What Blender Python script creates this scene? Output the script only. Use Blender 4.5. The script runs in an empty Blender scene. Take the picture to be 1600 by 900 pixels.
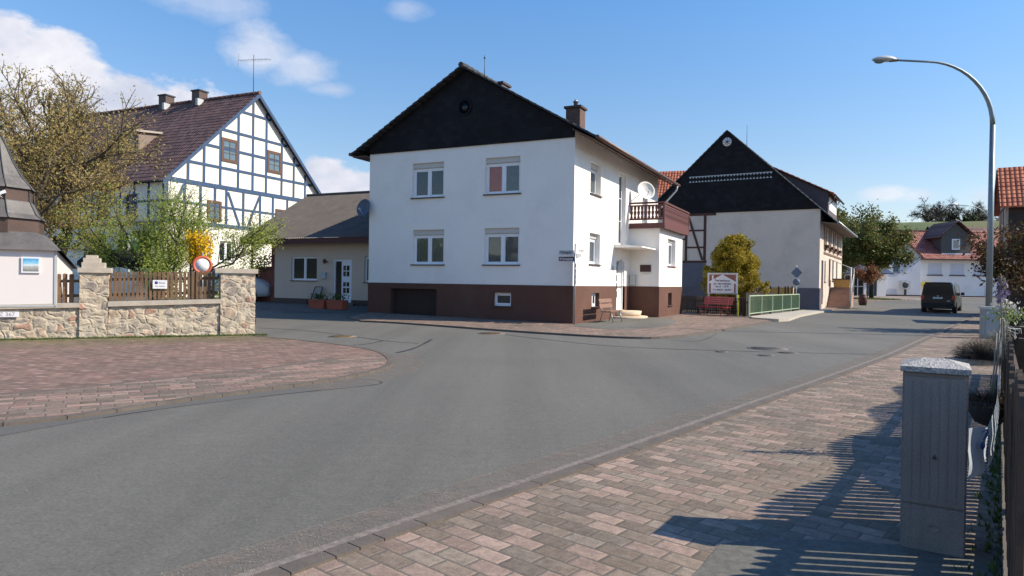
import bpy, bmesh, math, random
import numpy as np
from math import radians as R, sin, cos, pi, tan, atan2, sqrt
from mathutils import Matrix, Vector
random.seed(7)
SC = bpy.context.scene
COL = SC.collection

# ---------------------------------------------------------------- camera
cam = bpy.data.cameras.new('camera')
co = bpy.data.objects.new('camera', cam); COL.objects.link(co); SC.camera = co
cam.sensor_width = 36; cam.lens = 24.0; cam.clip_start = 0.05; cam.clip_end = 3000
pit, rol = math.atan(9 / 1067), 0.015
fw = Vector((0, cos(pit), -sin(pit))); u0 = Vector((0, sin(pit), cos(pit))); r0 = Vector((1, 0, 0))
up = cos(rol) * u0 - sin(rol) * r0; rt = cos(rol) * r0 + sin(rol) * u0
co.matrix_world = Matrix(((rt.x, up.x, -fw.x, 0), (rt.y, up.y, -fw.y, 0), (rt.z, up.z, -fw.z, 1.55), (0, 0, 0, 1)))

# ---------------------------------------------------------------- light
SUN_EL, SUN_AZ = R(37), R(96.3)          # azimuth clockwise from +Y
sd = Vector((sin(SUN_AZ) * cos(SUN_EL), cos(SUN_AZ) * cos(SUN_EL), sin(SUN_EL)))
sun = bpy.data.lights.new('sun', 'SUN'); sun.energy = 5.0; sun.angle = R(0.5); sun.color = (1, .89, .72)
so = bpy.data.objects.new('sun', sun); COL.objects.link(so)
so.rotation_euler = sd.to_track_quat('Z', 'Y').to_euler(); so.location = (0, 0, 60)
SC.view_settings.view_transform = 'Standard'; SC.view_settings.look = 'None'
SC.view_settings.exposure = 0.48; SC.view_settings.gamma = 1; SC.view_settings.use_curve_mapping = False
SC.cycles.max_bounces = 6; SC.cycles.transparent_max_bounces = 12

# ---------------------------------------------------------------- node helpers
class NT:
    def __init__(s, nt): s.nt = nt; s.n = nt.nodes; s.l = nt.links
    def new(s, t, **kw):
        nd = s.n.new(t)
        for k, v in kw.items(): setattr(nd, k, v)
        return nd
    def put(s, sock, v):
        if v is None: return
        if isinstance(v, bpy.types.NodeSocket): s.l.new(v, sock)
        else: sock.default_value = v
    def m(s, op, a, b=None, c=None, clamp=False):
        nd = s.n.new('ShaderNodeMath'); nd.operation = op; nd.use_clamp = clamp
        s.put(nd.inputs[0], a); s.put(nd.inputs[1], b); s.put(nd.inputs[2], c)
        return nd.outputs[0]
    def mix(s, f, a, b, blend='MIX'):
        nd = s.n.new('ShaderNodeMix'); nd.data_type = 'RGBA'; nd.blend_type = blend
        s.put(nd.inputs[0], f)
        s.put(nd.inputs[6], a if not isinstance(a, tuple) else (*a[:3], 1)); s.put(nd.inputs[7], b if not isinstance(b, tuple) else (*b[:3], 1))
        return nd.outputs[2]
    def noise(s, vec, scale, detail=4, rough=.55, dim='3D'):
        nd = s.n.new('ShaderNodeTexNoise'); nd.noise_dimensions = dim
        if vec is not None: s.l.new(vec, nd.inputs['Vector'])
        nd.inputs['Scale'].default_value = scale; nd.inputs['Detail'].default_value = detail; nd.inputs['Roughness'].default_value = rough
        return nd.outputs[0]
    def ramp(s, f, stops, interp='LINEAR'):
        nd = s.n.new('ShaderNodeValToRGB'); cr = nd.color_ramp; cr.interpolation = interp
        while len(cr.elements) > 1: cr.elements.remove(cr.elements[-1])
        for i, (p, c) in enumerate(stops):
            e = cr.elements[0] if i == 0 else cr.elements.new(p)
            e.position = p; e.color = (*c[:3], 1) if isinstance(c, tuple) else (c, c, c, 1)
        s.put(nd.inputs[0], f)
        return nd.outputs[0]
    def sep(s, v):
        nd = s.n.new('ShaderNodeSeparateXYZ'); s.l.new(v, nd.inputs[0]); return nd.outputs
    def comb(s, x, y, z=0):
        nd = s.n.new('ShaderNodeCombineXYZ'); s.put(nd.inputs[0], x); s.put(nd.inputs[1], y); s.put(nd.inputs[2], z); return nd.outputs[0]
    def bump(s, h, strength=.3, dist=.02):
        nd = s.n.new('ShaderNodeBump'); nd.inputs['Strength'].default_value = strength; nd.inputs['Distance'].default_value = dist
        s.put(nd.inputs['Height'], h); return nd.outputs[0]
    def white(s, vec):
        nd = s.n.new('ShaderNodeTexWhiteNoise'); nd.noise_dimensions = '3D'; s.l.new(vec, nd.inputs[0]); return nd.outputs[0]

def new_mat(name):
    m = bpy.data.materials.new(name); m.use_nodes = True
    t = NT(m.node_tree); b = t.n['Principled BSDF']
    return m, t, b
def objco(t):
    return t.new('ShaderNodeTexCoord').outputs['Object']

def mat(name, col, rough=.8, var=.12, scale=3, bump=.15, bscale=60, metallic=0, spec=.5, stain=None, stain_amt=.5, bdist=.01, coat=0):
    m, t, b = new_mat(name); v = objco(t)
    n1 = t.noise(v, scale, 5, .6); n2 = t.noise(v, scale * 9, 3)
    f = t.m('ADD', t.m('MULTIPLY', n1, .65), t.m('MULTIPLY', n2, .35))
    lo = tuple(c * (1 - 2 * var) for c in col); hi = tuple(min(1, c * (1 + 2 * var)) for c in col)
    c = t.ramp(f, [(.3, lo), (.7, hi)])
    if stain:
        s = t.ramp(t.noise(v, scale * .6, 8, .7), [(.5, 0.), (.68, stain_amt)])
        c = t.mix(s, c, stain)
    t.put(b.inputs['Base Color'], c)
    b.inputs['Roughness'].default_value = rough; b.inputs['Metallic'].default_value = metallic
    b.inputs['Specular IOR Level'].default_value = spec; b.inputs['Coat Weight'].default_value = coat
    if bump: t.put(b.inputs['Normal'], t.bump(t.noise(v, bscale, 4), bump, bdist))
    return m

def pavers(name, cols, w, h, mortar, angle, gap=.006, bump=.6, dirt=(.12, .1, .08), off=.5, moss=False):
    m, t, b = new_mat(name); v = objco(t)
    mp = t.new('ShaderNodeMapping'); mp.inputs['Rotation'].default_value = (0, 0, angle); t.l.new(v, mp.inputs[0])
    x, y, z = t.sep(mp.outputs[0])
    wob = t.noise(v, 1.7, 2)
    x = t.m('ADD', x, t.m('MULTIPLY', wob, .02)); y = t.m('ADD', y, t.m('MULTIPLY', wob, -.02))
    yr = t.m('DIVIDE', y, h); row = t.m('FLOOR', yr)
    rr = t.white(t.comb(row, 3.3, 0))
    xr = t.m('ADD', t.m('DIVIDE', x, w), t.m('ADD', t.m('MULTIPLY', row, off), t.m('MULTIPLY', rr, .12)))
    colm = t.m('FLOOR', xr); fx = t.m('FRACT', xr); fy = t.m('FRACT', yr)
    idn = t.white(t.comb(colm, row, 1.1)); id2 = t.white(t.comb(colm, row, 7.7))
    n = len(cols)
    c = t.ramp(idn, [(i / n, cols[i]) for i in range(n)], 'CONSTANT')
    c = t.mix(1, c, (1.0, .95, .86), 'MULTIPLY')
    if moss:
        px_, py_, pz_ = t.sep(v); dw = t.m('ADD', t.m('MULTIPLY', t.m('ADD', px_, 6.9), .443), t.m('MULTIPLY', t.m('SUBTRACT', py_, 18.36), -.896))
        mm = t.m('ADD', t.m('SUBTRACT', 1, t.m('DIVIDE', dw, 2.6)), t.m('MULTIPLY', t.m('SUBTRACT', t.noise(v, 2.5, 7, .7), .5), 2.2), clamp=True)
        c = t.mix(t.m('MULTIPLY', mm, .85), c, (.12, .125, .045))
    big = t.noise(v, .7, 5, .6); fine = t.noise(v, 100, 4, .75); mid = t.noise(v, 18, 4, .6)
    c = t.mix(t.m('MULTIPLY', t.ramp(big, [(.42, 0.), (.7, 1.)]), .45), c, dirt)
    c = t.mix(1, c, t.ramp(t.m('ADD', t.m('MULTIPLY', fine, .6), t.m('MULTIPLY', mid, .4)), [(.3, .45), (.7, 1.5)]), 'MULTIPLY')
    c = t.mix(1, c, t.ramp(id2, [(0, .8), (1, 1.2)]), 'MULTIPLY')
    gx = t.m('MULTIPLY', t.m('MINIMUM', fx, t.m('SUBTRACT', 1, fx)), w); gy = t.m('MULTIPLY', t.m('MINIMUM', fy, t.m('SUBTRACT', 1, fy)), h)
    d = t.m('MINIMUM', gx, gy)
    d = t.m('ADD', d, t.m('MULTIPLY', t.m('SUBTRACT', t.noise(v, 45, 3), .5), .006))
    mk = t.m('DIVIDE', t.m('SUBTRACT', d, gap * .4), gap, clamp=True)
    c = t.mix(mk, mortar, c)
    t.put(b.inputs['Base Color'], c); b.inputs['Roughness'].default_value = .88
    b.inputs['Specular IOR Level'].default_value = .3
    hgt = t.m('ADD', t.m('DIVIDE', d, gap * 3, clamp=True), t.m('ADD', t.m('MULTIPLY', fine, .25), t.m('MULTIPLY', id2, .3)))
    t.put(b.inputs['Normal'], t.bump(hgt, bump, .008))
    return m

def tiles(name, cols, tw=.24, th=.3, rough=.8, axis=0, lichen=None):
    m, t, b = new_mat(name); v = objco(t)
    s = t.sep(v); x = s[axis]; z = s[2]
    xr = t.m('DIVIDE', x, tw); zr = t.m('DIVIDE', z, th)
    idn = t.white(t.comb(t.m('FLOOR', xr), t.m('FLOOR', zr), 2.2))
    f = t.m('ADD', t.m('MULTIPLY', idn, .55), t.m('MULTIPLY', t.noise(v, .8, 6, .65), .6))
    n = len(cols)
    c = t.ramp(f, [(.2 + .7 * i / (n - 1), cols[i]) for i in range(n)])
    prof = t.m('ABSOLUTE', t.m('SINE', t.m('MULTIPLY', xr, pi)))
    c = t.mix(t.ramp(prof, [(0, .55), (.3, 0.)]), c, tuple(k * .35 for k in cols[0]))
    if lichen:
        c = t.mix(t.ramp(t.noise(v, 6, 8, .75), [(.56, 0.), (.66, .6)]), c, lichen)
    t.put(b.inputs['Base Color'], c); b.inputs['Roughness'].default_value = rough
    t.put(b.inputs['Normal'], t.bump(prof, .8, .05))
    return m

def stonewall(name, warm=True):
    m, t, b = new_mat(name); v = objco(t)
    mp = t.new('ShaderNodeMapping'); mp.inputs['Scale'].default_value = (1, 1, 1.35); t.l.new(v, mp.inputs[0])
    nz = t.new('ShaderNodeTexNoise'); nz.inputs['Scale'].default_value = 2.2; t.l.new(mp.outputs[0], nz.inputs[0])
    add = t.new('ShaderNodeVectorMath', operation='MULTIPLY_ADD'); t.l.new(nz.outputs[1], add.inputs[0]); add.inputs[1].default_value = (.5, .5, .5); t.l.new(mp.outputs[0], add.inputs[2])
    vo = t.new('ShaderNodeTexVoronoi', feature='DISTANCE_TO_EDGE'); vo.inputs['Scale'].default_value = 4.1; t.l.new(add.outputs[0], vo.inputs[0])
    vc = t.new('ShaderNodeTexVoronoi'); vc.inputs['Scale'].default_value = 4.1; t.l.new(add.outputs[0], vc.inputs[0])
    idn = t.sep(vc.outputs['Color'])[0]
    c = t.ramp(idn, [(0, (.46, .38, .28)), (.2, (.37, .31, .25)), (.4, (.46, .35, .26)), (.55, (.32, .27, .23)), (.72, (.50, .42, .32)), (.90, (.38, .23, .17))], 'CONSTANT')
    fine = t.noise(v, 30, 6, .7); mid = t.noise(v, 7, 5, .6)
    c = t.mix(1, c, t.ramp(t.m('ADD', t.m('MULTIPLY', fine, .5), t.m('MULTIPLY', mid, .5)), [(.3, .45), (.7, 1.45)]), 'MULTIPLY')
    mk = t.ramp(t.m('ADD', vo.outputs[0], t.m('MULTIPLY', t.m('SUBTRACT', mid, .5), .12)), [(.03, 0.), (.16, 1.)])
    c = t.mix(mk, t.mix(mid, (.42, .35, .26), (.56, .48, .37)), c)
    t.put(b.inputs['Base Color'], c); b.inputs['Roughness'].default_value = .95
    h = t.m('ADD', t.ramp(t.m('ADD', vo.outputs[0], t.m('MULTIPLY', t.m('SUBTRACT', mid, .5), .15)), [(0, 0.), (.2, 1.)]), t.m('ADD', t.m('MULTIPLY', mid, .7), t.m('MULTIPLY', fine, .35)))
    t.put(b.inputs['Normal'], t.bump(h, .55, .03))
    return m

def leafmat(name, cols, trans=.35):
    m, t, b = new_mat(name); v = objco(t)
    g = t.new('ShaderNodeNewGeometry')
    f = t.m('ADD', t.m('MULTIPLY', g.outputs['Random Per Island'], .6), t.m('MULTIPLY', t.noise(v, 1.1, 3), .5))
    n = len(cols)
    c = t.ramp(f, [(.15 + .7 * i / (n - 1), cols[i]) for i in range(n)])
    t.put(b.inputs['Base Color'], c); b.inputs['Roughness'].default_value = .6; b.inputs['Specular IOR Level'].default_value = .3
    tr = t.new('ShaderNodeBsdfTranslucent'); t.l.new(c, tr.inputs[0])
    mx = t.new('ShaderNodeMixShader'); mx.inputs[0].default_value = trans
    t.l.new(b.outputs[0], mx.inputs[1]); t.l.new(tr.outputs[0], mx.inputs[2]); t.l.new(mx.outputs[0], t.n['Material Output'].inputs[0])
    return m

def glassmat(name, tint=(.8, .85, .85), refl=.03):
    m, t, b = new_mat(name); t.n.remove(b)
    tr = t.new('ShaderNodeBsdfTransparent'); tr.inputs[0].default_value = (*tint, 1)
    gl = t.new('ShaderNodeBsdfGlossy'); gl.inputs['Roughness'].default_value = .03; gl.inputs[0].default_value = (.9, .95, 1, 1)
    fr = t.new('ShaderNodeFresnel'); fr.inputs[0].default_value = 1.5
    mx = t.new('ShaderNodeMixShader'); t.put(mx.inputs[0], t.m('ADD', fr.outputs[0], refl, clamp=True))
    t.l.new(tr.outputs[0], mx.inputs[1]); t.l.new(gl.outputs[0], mx.inputs[2]); t.l.new(mx.outputs[0], t.n['Material Output'].inputs[0])
    return m

def asphalt():
    m, t, b = new_mat('asphalt'); v = objco(t)
    big = t.noise(v, .16, 5, .6); fine = t.noise(v, 160, 3, .7); mid = t.noise(v, 9, 6, .7); spk = t.noise(v, 420, 2, .5)
    c = t.ramp(big, [(.3, (.112, .108, .095)), (.7, (.142, .135, .118))])
    c = t.mix(1, c, t.ramp(t.m('ADD', t.m('MULTIPLY', fine, .5), t.m('MULTIPLY', spk, .5)), [(.3, .6), (.7, 1.4)]), 'MULTIPLY')
    c = t.mix(1, c, t.ramp(mid, [(.3, .88), (.7, 1.12)]), 'MULTIPLY')
    c = t.mix(1, c, t.ramp(t.noise(v, 38, 4, .7), [(.3, .72), (.7, 1.3)]), 'MULTIPLY')
    # worn stripes along the driving direction and dusty edges
    mp = t.new('ShaderNodeMapping'); mp.inputs['Rotation'].default_value = (0, 0, R(38)); mp.inputs['Scale'].default_value = (1, .06, 1); t.l.new(v, mp.inputs[0])
    st = t.noise(mp.outputs[0], .8, 4, .6)
    c = t.mix(1, c, t.ramp(st, [(.3, .84), (.7, 1.14)]), 'MULTIPLY')
    sp = t.new('ShaderNodeTexVoronoi'); sp.inputs['Scale'].default_value = 140; t.l.new(v, sp.inputs[0])
    c = t.mix(t.ramp(t.sep(sp.outputs['Color'])[0], [(.80, 0.), (.98, .25)]), c, (.26, .24, .21))
    oil = t.noise(v, 1.1, 8, .7); c = t.mix(t.ramp(oil, [(.60, 0.), (.72, .4)]), c, (.07, .068, .062))
    ln = t.noise(v, .55, 9, .75); c = t.mix(t.ramp(ln, [(.56, 0.), (.66, .22)]), c, (.20, .185, .16))
    t.put(b.inputs['Base Color'], c); b.inputs['Roughness'].default_value = .8; b.inputs['Specular IOR Level'].default_value = .35
    t.put(b.inputs['Normal'], t.bump(t.m('ADD', fine, t.m('MULTIPLY', spk, .5)), .35, .006))
    return m

# ---------------------------------------------------------------- world: sky with clouds
W = bpy.data.worlds.new('World'); SC.world = W; W.use_nodes = True
t = NT(W.node_tree); bg = t.n['Background']
sky = t.new('ShaderNodeTexSky', sky_type='NISHITA'); sky.sun_disc = False; sky.sun_elevation = SUN_EL; sky.sun_rotation = SUN_AZ
sky.altitude = 200; sky.air_density = 1.0; sky.dust_density = .35; sky.ozone_density = 2.0
tc = t.new('ShaderNodeTexCoord'); nrm = t.new('ShaderNodeVectorMath', operation='NORMALIZE'); t.l.new(tc.outputs['Generated'], nrm.inputs[0])
dx, dy, dz = t.sep(nrm.outputs[0])
az = t.m('ARCTAN2', dx, dy); el = t.m('ARCSINE', dz)
wn = t.new('ShaderNodeTexNoise'); wn.inputs['Scale'].default_value = 7; wn.inputs['Detail'].default_value = 8; wn.inputs['Roughness'].default_value = .62
mpw = t.new('ShaderNodeMapping'); mpw.inputs['Scale'].default_value = (1, 1, 1.8); t.l.new(nrm.outputs[0], mpw.inputs[0]); t.l.new(mpw.outputs[0], wn.inputs[0])
n1 = wn.outputs[0]
blobs = [  # azimuth, elevation, radius az, radius el, strength (degrees)
 (-37.5, 11.5, 7, 6.3, 1), (-33.5, 11.5, 6, 5.8, 1), (-29.5, 11.0, 5, 4.7, 1), (-26, 10.5, 4, 4.2, 1), (-23.6, 10.5, 2.6, 3.0, 1), (-48, 12, 12, 7, 1), (-36, 6, 14, 6, 1),
 (-25.0, 20.6, 4.6, 1.7, .36), (-20.2, 17.4, 2.8, 1.8, .6), (-17.3, 16.3, 2.9, 1.5, .55), (-14.9, 15.0, 2.4, .7, .45), (-9.2, 21.4, 1.9, .8, .32), (-12, 22.6, 2.5, .8, .15),
 (-15.0, 7.6, 3.6, 2.4, 1), (-12.6, 7.2, 2.6, 2.1, 1), (-20, 6, 7, 3.5, 1), (28.6, 6.9, 2.0, .6, .6), (30.8, 6.7, 1.8, .55, .5), (34.5, 6.4, 1.6, .9, .45)]
acc = None
for a, e, ra, re, s in blobs:
    d1 = t.m('DIVIDE', t.m('SUBTRACT', az, R(a)), R(ra)); d2 = t.m('DIVIDE', t.m('SUBTRACT', el, R(e)), R(re))
    d = t.m('SQRT', t.m('ADD', t.m('MULTIPLY', d1, d1), t.m('MULTIPLY', d2, d2)))
    f = t.m('ADD', t.m('SUBTRACT', 1, d), t.m('MULTIPLY', t.m('SUBTRACT', n1, .5), 1.9 if s == 1 else 2.6))
    soft = .22 if s == 1 else .8
    f = t.m('MULTIPLY', t.m('DIVIDE', f, soft, clamp=True), s)
    acc = f if acc is None else t.m('MAXIMUM', acc, f)
n3 = t.noise(nrm.outputs[0], 16, 5, .6)
cloudc = t.ramp(t.m('ADD', t.m('MULTIPLY', n1, .5), t.m('MULTIPLY', n3, .5)), [(.38, (5.6, 6.0, 7.2)), (.62, (8.6, 8.5, 8.9))])
skyc = t.mix(1, sky.outputs[0], t.ramp(t.m('DIVIDE', el, R(60)), [(.03, (1.46, 1.24, 1.16)), (.2, (1.27, 1.40, 1.48)), (.42, (1.0, 1.58, 1.95)), (1, (.85, 1.36, 1.85))]), 'MULTIPLY')
fin = t.mix(acc, skyc, cloudc)
t.l.new(fin, bg.inputs[0]); bg.inputs[1].default_value = 0.082

# ---------------------------------------------------------------- mesh builder
def hgt(x, y):
    if y < 44: h = 0
    elif y < 54: h = .35 * (y - 44) / 10
    elif y < 80: h = .35 + .15 * (y - 54) / 26
    else: h = .5
    if x < -1 and y > 27.5: h = max(h, .32 * min(1, (y - 27.5) / 4.5) * min(1, (-1 - x) / 3))
    return h
class MB:
    def __init__(s, M=None): s.v = []; s.f = []; s.sm = []; s.M = M or Matrix()
    def P(s, p): q = s.M @ Vector(p); s.v.append((q.x, q.y, q.z)); return len(s.v) - 1
    def face(s, ps, smooth=False): s.f.append([s.P(p) for p in ps]); s.sm.append(smooth)
    def box(s, x0, x1, y0, y1, z0, z1):
        if x0 > x1: x0, x1 = x1, x0
        if y0 > y1: y0, y1 = y1, y0
        i = [s.P(p) for p in ((x0,y0,z0),(x1,y0,z0),(x1,y1,z0),(x0,y1,z0),(x0,y0,z1),(x1,y0,z1),(x1,y1,z1),(x0,y1,z1))]
        for q in ((0,3,2,1),(4,5,6,7),(0,1,5,4),(1,2,6,5),(2,3,7,6),(3,0,4,7)): s.f.append([i[k] for k in q]); s.sm.append(False)
        return s
    def bar(s, a, b, w, h, upv=(0, 0, 1)):
        a = Vector(a); b = Vector(b); d = (b - a).normalized(); U = Vector(upv)
        if abs(d.dot(U)) > .98: U = Vector((0, 1, 0))
        X = d.cross(U).normalized(); Z = X.cross(d).normalized()
        c = []
        for p in (a, b):
            for sx, sz in ((-1,-1),(1,-1),(1,1),(-1,1)): c.append(s.P(p + X * sx * w / 2 + Z * sz * h / 2))
        for q in ((0,1,2,3),(7,6,5,4),(0,4,5,1),(1,5,6,2),(2,6,7,3),(3,7,4,0)): s.f.append([c[k] for k in q]); s.sm.append(False)
        return s
    def tube(s, a, b, r0, r1=None, n=8, caps=True):
        if r1 is None: r1 = r0
        a = Vector(a); b = Vector(b); d = (b - a)
        if d.length < 1e-6: return s
        d.normalize(); U = Vector((0, 0, 1)) if abs(d.z) < .9 else Vector((1, 0, 0))
        X = d.cross(U).normalized(); Y = d.cross(X)
        A = []; B = []
        for k in range(n):
            o = X * cos(2*pi*k/n) + Y * sin(2*pi*k/n)
            A.append(s.P(a + o * r0)); B.append(s.P(b + o * r1))
        for k in range(n):
            s.f.append([A[k], A[(k+1) % n], B[(k+1) % n], B[k]]); s.sm.append(True)
        if caps:
            s.f.append(A[::-1]); s.sm.append(False); s.f.append(B); s.sm.append(False)
        return s
    def path(s, pts, rs, n=8):
        pts = [Vector(p) for p in pts]; N = len(pts); rings = []; X = None
        for i, p in enumerate(pts):
            d = (pts[min(i+1, N-1)] - pts[max(i-1, 0)]).normalized()
            if X is None: X = d.orthogonal().normalized()
            X = (X - d * X.dot(d)).normalized(); Y = d.cross(X)
            r = rs[i] if isinstance(rs, (list, tuple)) else rs
            rings.append([s.P(p + (X * cos(2*pi*k/n) + Y * sin(2*pi*k/n)) * r) for k in range(n)])
        for i in range(N-1):
            for k in range(n): s.f.append([rings[i][k], rings[i][(k+1) % n], rings[i+1][(k+1) % n], rings[i+1][k]]); s.sm.append(True)
        s.f.append(rings[0][::-1]); s.f.append(rings[-1]); s.sm += [False, False]
        return s
    def prism(s, pts, d, cap=True):
        """pts: 3D polygon, d: extrusion vector"""
        d = Vector(d); A = [s.P(p) for p in pts]; B = [s.P(Vector(p) + d) for p in pts]; n = len(pts)
        s.f.append(A[::-1]); s.f.append(B); s.sm += [False, False]
        for k in range(n): s.f.append([A[k], A[(k+1) % n], B[(k+1) % n], B[k]]); s.sm.append(False)
        return s
    def lathe(s, c, prof, n=16, axis=(0, 0, 1), a0=0, smooth=True, caps=True):
        c = Vector(c); Zv = Vector(axis).normalized(); X = Zv.orthogonal().normalized() if abs(Zv.z) < .99 else Vector((1, 0, 0)); Y = Zv.cross(X)
        rings = []
        for r, z in prof: rings.append([s.P(c + Zv * z + (X * cos(a0 + 2*pi*k/n) + Y * sin(a0 + 2*pi*k/n)) * r) for k in range(n)])
        for i in range(len(rings) - 1):
            for k in range(n): s.f.append([rings[i][k], rings[i][(k+1) % n], rings[i+1][(k+1) % n], rings[i+1][k]]); s.sm.append(smooth)
        if caps and prof[0][0] > 1e-4: s.f.append(rings[0][::-1]); s.sm.append(False)
        if caps and prof[-1][0] > 1e-4: s.f.append(rings[-1]); s.sm.append(False)
        return s
    def wall(s, u0, u1, z0, z1, holes=(), depth=.14):
        """sheet in the canonical plane y=0 (x right, z up, +y into the wall) with recessed openings"""
        us = sorted({u0, u1, *[h[0] for h in holes], *[h[1] for h in holes]}); zs = sorted({z0, z1, *[h[2] for h in holes], *[h[3] for h in holes]})
        us = [u for u in us if u0 - 1e-6 <= u <= u1 + 1e-6]; zs = [z for z in zs if z0 - 1e-6 <= z <= z1 + 1e-6]
        for i in range(len(us) - 1):
            for j in range(len(zs) - 1):
                cu, cz = (us[i] + us[i+1]) / 2, (zs[j] + zs[j+1]) / 2
                if any(h[0] < cu < h[1] and h[2] < cz < h[3] for h in holes): continue
                s.face([(us[i], 0, zs[j]), (us[i+1], 0, zs[j]), (us[i+1], 0, zs[j+1]), (us[i], 0, zs[j+1])])
        for a, b, c, d in holes:
            c2, d2 = max(c, z0), min(d, z1)
            s.face([(a, 0, c2), (a, depth, c2), (a, depth, d2), (a, 0, d2)]); s.face([(b, 0, c2), (b, 0, d2), (b, depth, d2), (b, depth, c2)])
            if c >= z0: s.face([(a, 0, c), (b, 0, c), (b, depth, c), (a, depth, c)])
            if d <= z1: s.face([(a, 0, d), (a, depth, d), (b, depth, d), (b, 0, d)])
        return s
    def build(s, name, m, parent=None):
        me = bpy.data.meshes.new(name); me.from_pydata(s.v, [], s.f); me.polygons.foreach_set('use_smooth', s.sm); me.update()
        if m: me.materials.append(m)
        o = bpy.data.objects.new(name, me); COL.objects.link(o)
        if parent: o.parent = parent
        return o

def tag(o, label, cat, group=None, kind=None):
    if label: o['label'] = label
    if cat: o['category'] = cat
    if group: o['group'] = group
    if kind: o['kind'] = kind
    return o
def thing(name, label, cat, loc=(0, 0, 0), rz=0, group=None):
    o = bpy.data.objects.new(name, None); COL.objects.link(o); o.empty_display_size = .2
    o.location = loc; o.rotation_euler = (0, 0, rz)
    return tag(o, label, cat, group)
def struct(o): o['kind'] = 'structure'; return o
def az_rot(a): return -R(a)
def dup(root, loc=None, rz=None, label=None):
    r = root.copy(); COL.objects.link(r)
    if loc is not None: r.location = loc
    if rz is not None: r.rotation_euler = (0, 0, rz)
    if label: r['label'] = label
    for ch in list(root.children):
        c = ch.copy(); COL.objects.link(c); c.parent = r
        for g in ch.children:
            d = g.copy(); COL.objects.link(d); d.parent = c
    return r
def text(name, s, size, parent, M, m, depth=.003, align='CENTER', bold=0.0):
    cu = bpy.data.curves.new(name, 'FONT'); cu.body = s; cu.size = size; cu.extrude = depth; cu.align_x = align; cu.align_y = 'CENTER'; cu.offset = bold
    tmp = bpy.data.objects.new('tmp', cu); COL.objects.link(tmp)
    dg = bpy.context.evaluated_depsgraph_get(); me = bpy.data.meshes.new_from_object(tmp.evaluated_get(dg))
    bpy.data.objects.remove(tmp)
    me.materials.clear(); me.materials.append(m); me.transform(M @ Matrix.Rotation(pi/2, 4, 'X'))
    o = bpy.data.objects.new(name, me); COL.objects.link(o); o.parent = parent
    return o
T = Matrix.Translation
FRONT = Matrix()                                 # canonical wall looking from -y
def SIDE(x=0): return T((x, 0, 0)) @ Matrix.Rotation(pi/2, 4, 'Z')   # wall on the +x side: canonical x -> +y, into wall -> -x

# ---------------------------------------------------------------- materials
M_asph = asphalt()
M_pav = pavers('concrete_pavers', [(.285,.215,.19), (.20,.165,.14), (.30,.225,.20), (.215,.175,.15), (.235,.20,.175), (.19,.16,.14), (.315,.24,.215), (.205,.17,.145)], .24, .135, (.125,.108,.09), R(41), gap=.006)
M_pav_red = pavers('red_pavers', [(.25,.165,.145), (.21,.135,.12), (.28,.19,.17), (.19,.135,.12), (.235,.155,.14)], .21, .11, (.10,.085,.07), R(20), gap=.006, moss=True)
M_pav_band = pavers('band_pavers', [(.29,.20,.18), (.175,.14,.12), (.27,.185,.165), (.185,.15,.13), (.20,.16,.14), (.28,.205,.185)], .34, .17, (.10,.085,.07), R(-32), gap=.007)
M_pav_far = pavers('house_front_pavers', [(.28,.20,.175), (.18,.145,.125), (.26,.185,.165), (.21,.165,.145)], .22, .16, (.10,.085,.07), R(-30), gap=.006)
M_kerb = mat('kerb_concrete', (.115,.095,.08), .9, .15, 4, .3, 80)
M_gutter = mat('gutter_gravel', (.19,.16,.138), .9, .35, 22, .5, 120, stain=(.15,.14,.122), stain_amt=.7)
M_grit, t, b = new_mat('loose_grit'); v = objco(t); t.put(b.inputs['Base Color'], t.ramp(t.noise(v, 60, 4, .7), [(.3, (.15,.12,.10)), (.7, (.30,.25,.21))])); b.inputs['Roughness'].default_value = .95
tr_ = t.new('ShaderNodeBsdfTransparent'); mx_ = t.new('ShaderNodeMixShader'); t.put(mx_.inputs[0], t.ramp(t.m('ADD', t.m('MULTIPLY', t.noise(v, 5, 6, .7), .5), t.m('MULTIPLY', t.noise(v, 120, 3, .7), .5)), [(.42, 0.), (.62, .75)]))
t.l.new(tr_.outputs[0], mx_.inputs[1]); t.l.new(b.outputs[0], mx_.inputs[2]); t.l.new(mx_.outputs[0], t.n['Material Output'].inputs[0])
M_conc = mat('concrete', (.36,.32,.28), .9, .12, 3, .3, 70)
M_slab = mat('pale_concrete', (.42,.38,.32), .9, .12, 3, .3, 70)
M_plast = mat('white_plaster', (.83,.80,.76), .9, .02, .8, .25, 90, stain=(.66,.62,.57), stain_amt=.35)
M_plastw = mat('cream_plaster', (.76,.72,.64), .9, .03, .8, .25, 60)
M_plasto = mat('old_plaster', (.70,.585,.49), .95, .04, .7, .3, 30, stain=(.35,.29,.25), stain_amt=.35)
M_plinth = mat('brown_plinth_paint', (.105,.046,.031), .85, .06, 1, .3, 80, stain=(.15,.085,.06), stain_amt=.4)
M_black, t, b = new_mat('black_slate_cladding'); v = objco(t); s_ = t.sep(v); rz_ = t.m('DIVIDE', s_[2], .2); row_ = t.m('FLOOR', rz_); xr_ = t.m('ADD', t.m('DIVIDE', s_[0], .3), t.m('MULTIPLY', row_, .5))
id_ = t.white(t.comb(t.m('FLOOR', xr_), row_, 4.4)); t.put(b.inputs['Base Color'], t.mix(1, t.ramp(id_, [(0, (.004,.004,.006)), (.6, (.006,.006,.009)), (1, (.011,.011,.014))]), t.ramp(t.noise(v, 1.2, 5, .6), [(.3, .7), (.7, 1.4)]), 'MULTIPLY'))
b.inputs['Roughness'].default_value = .7; b.inputs['Specular IOR Level'].default_value = .25; t.put(b.inputs['Normal'], t.bump(t.m('ADD', t.m('FRACT', rz_), t.m('MULTIPLY', id_, .4)), .8, .02))
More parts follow.
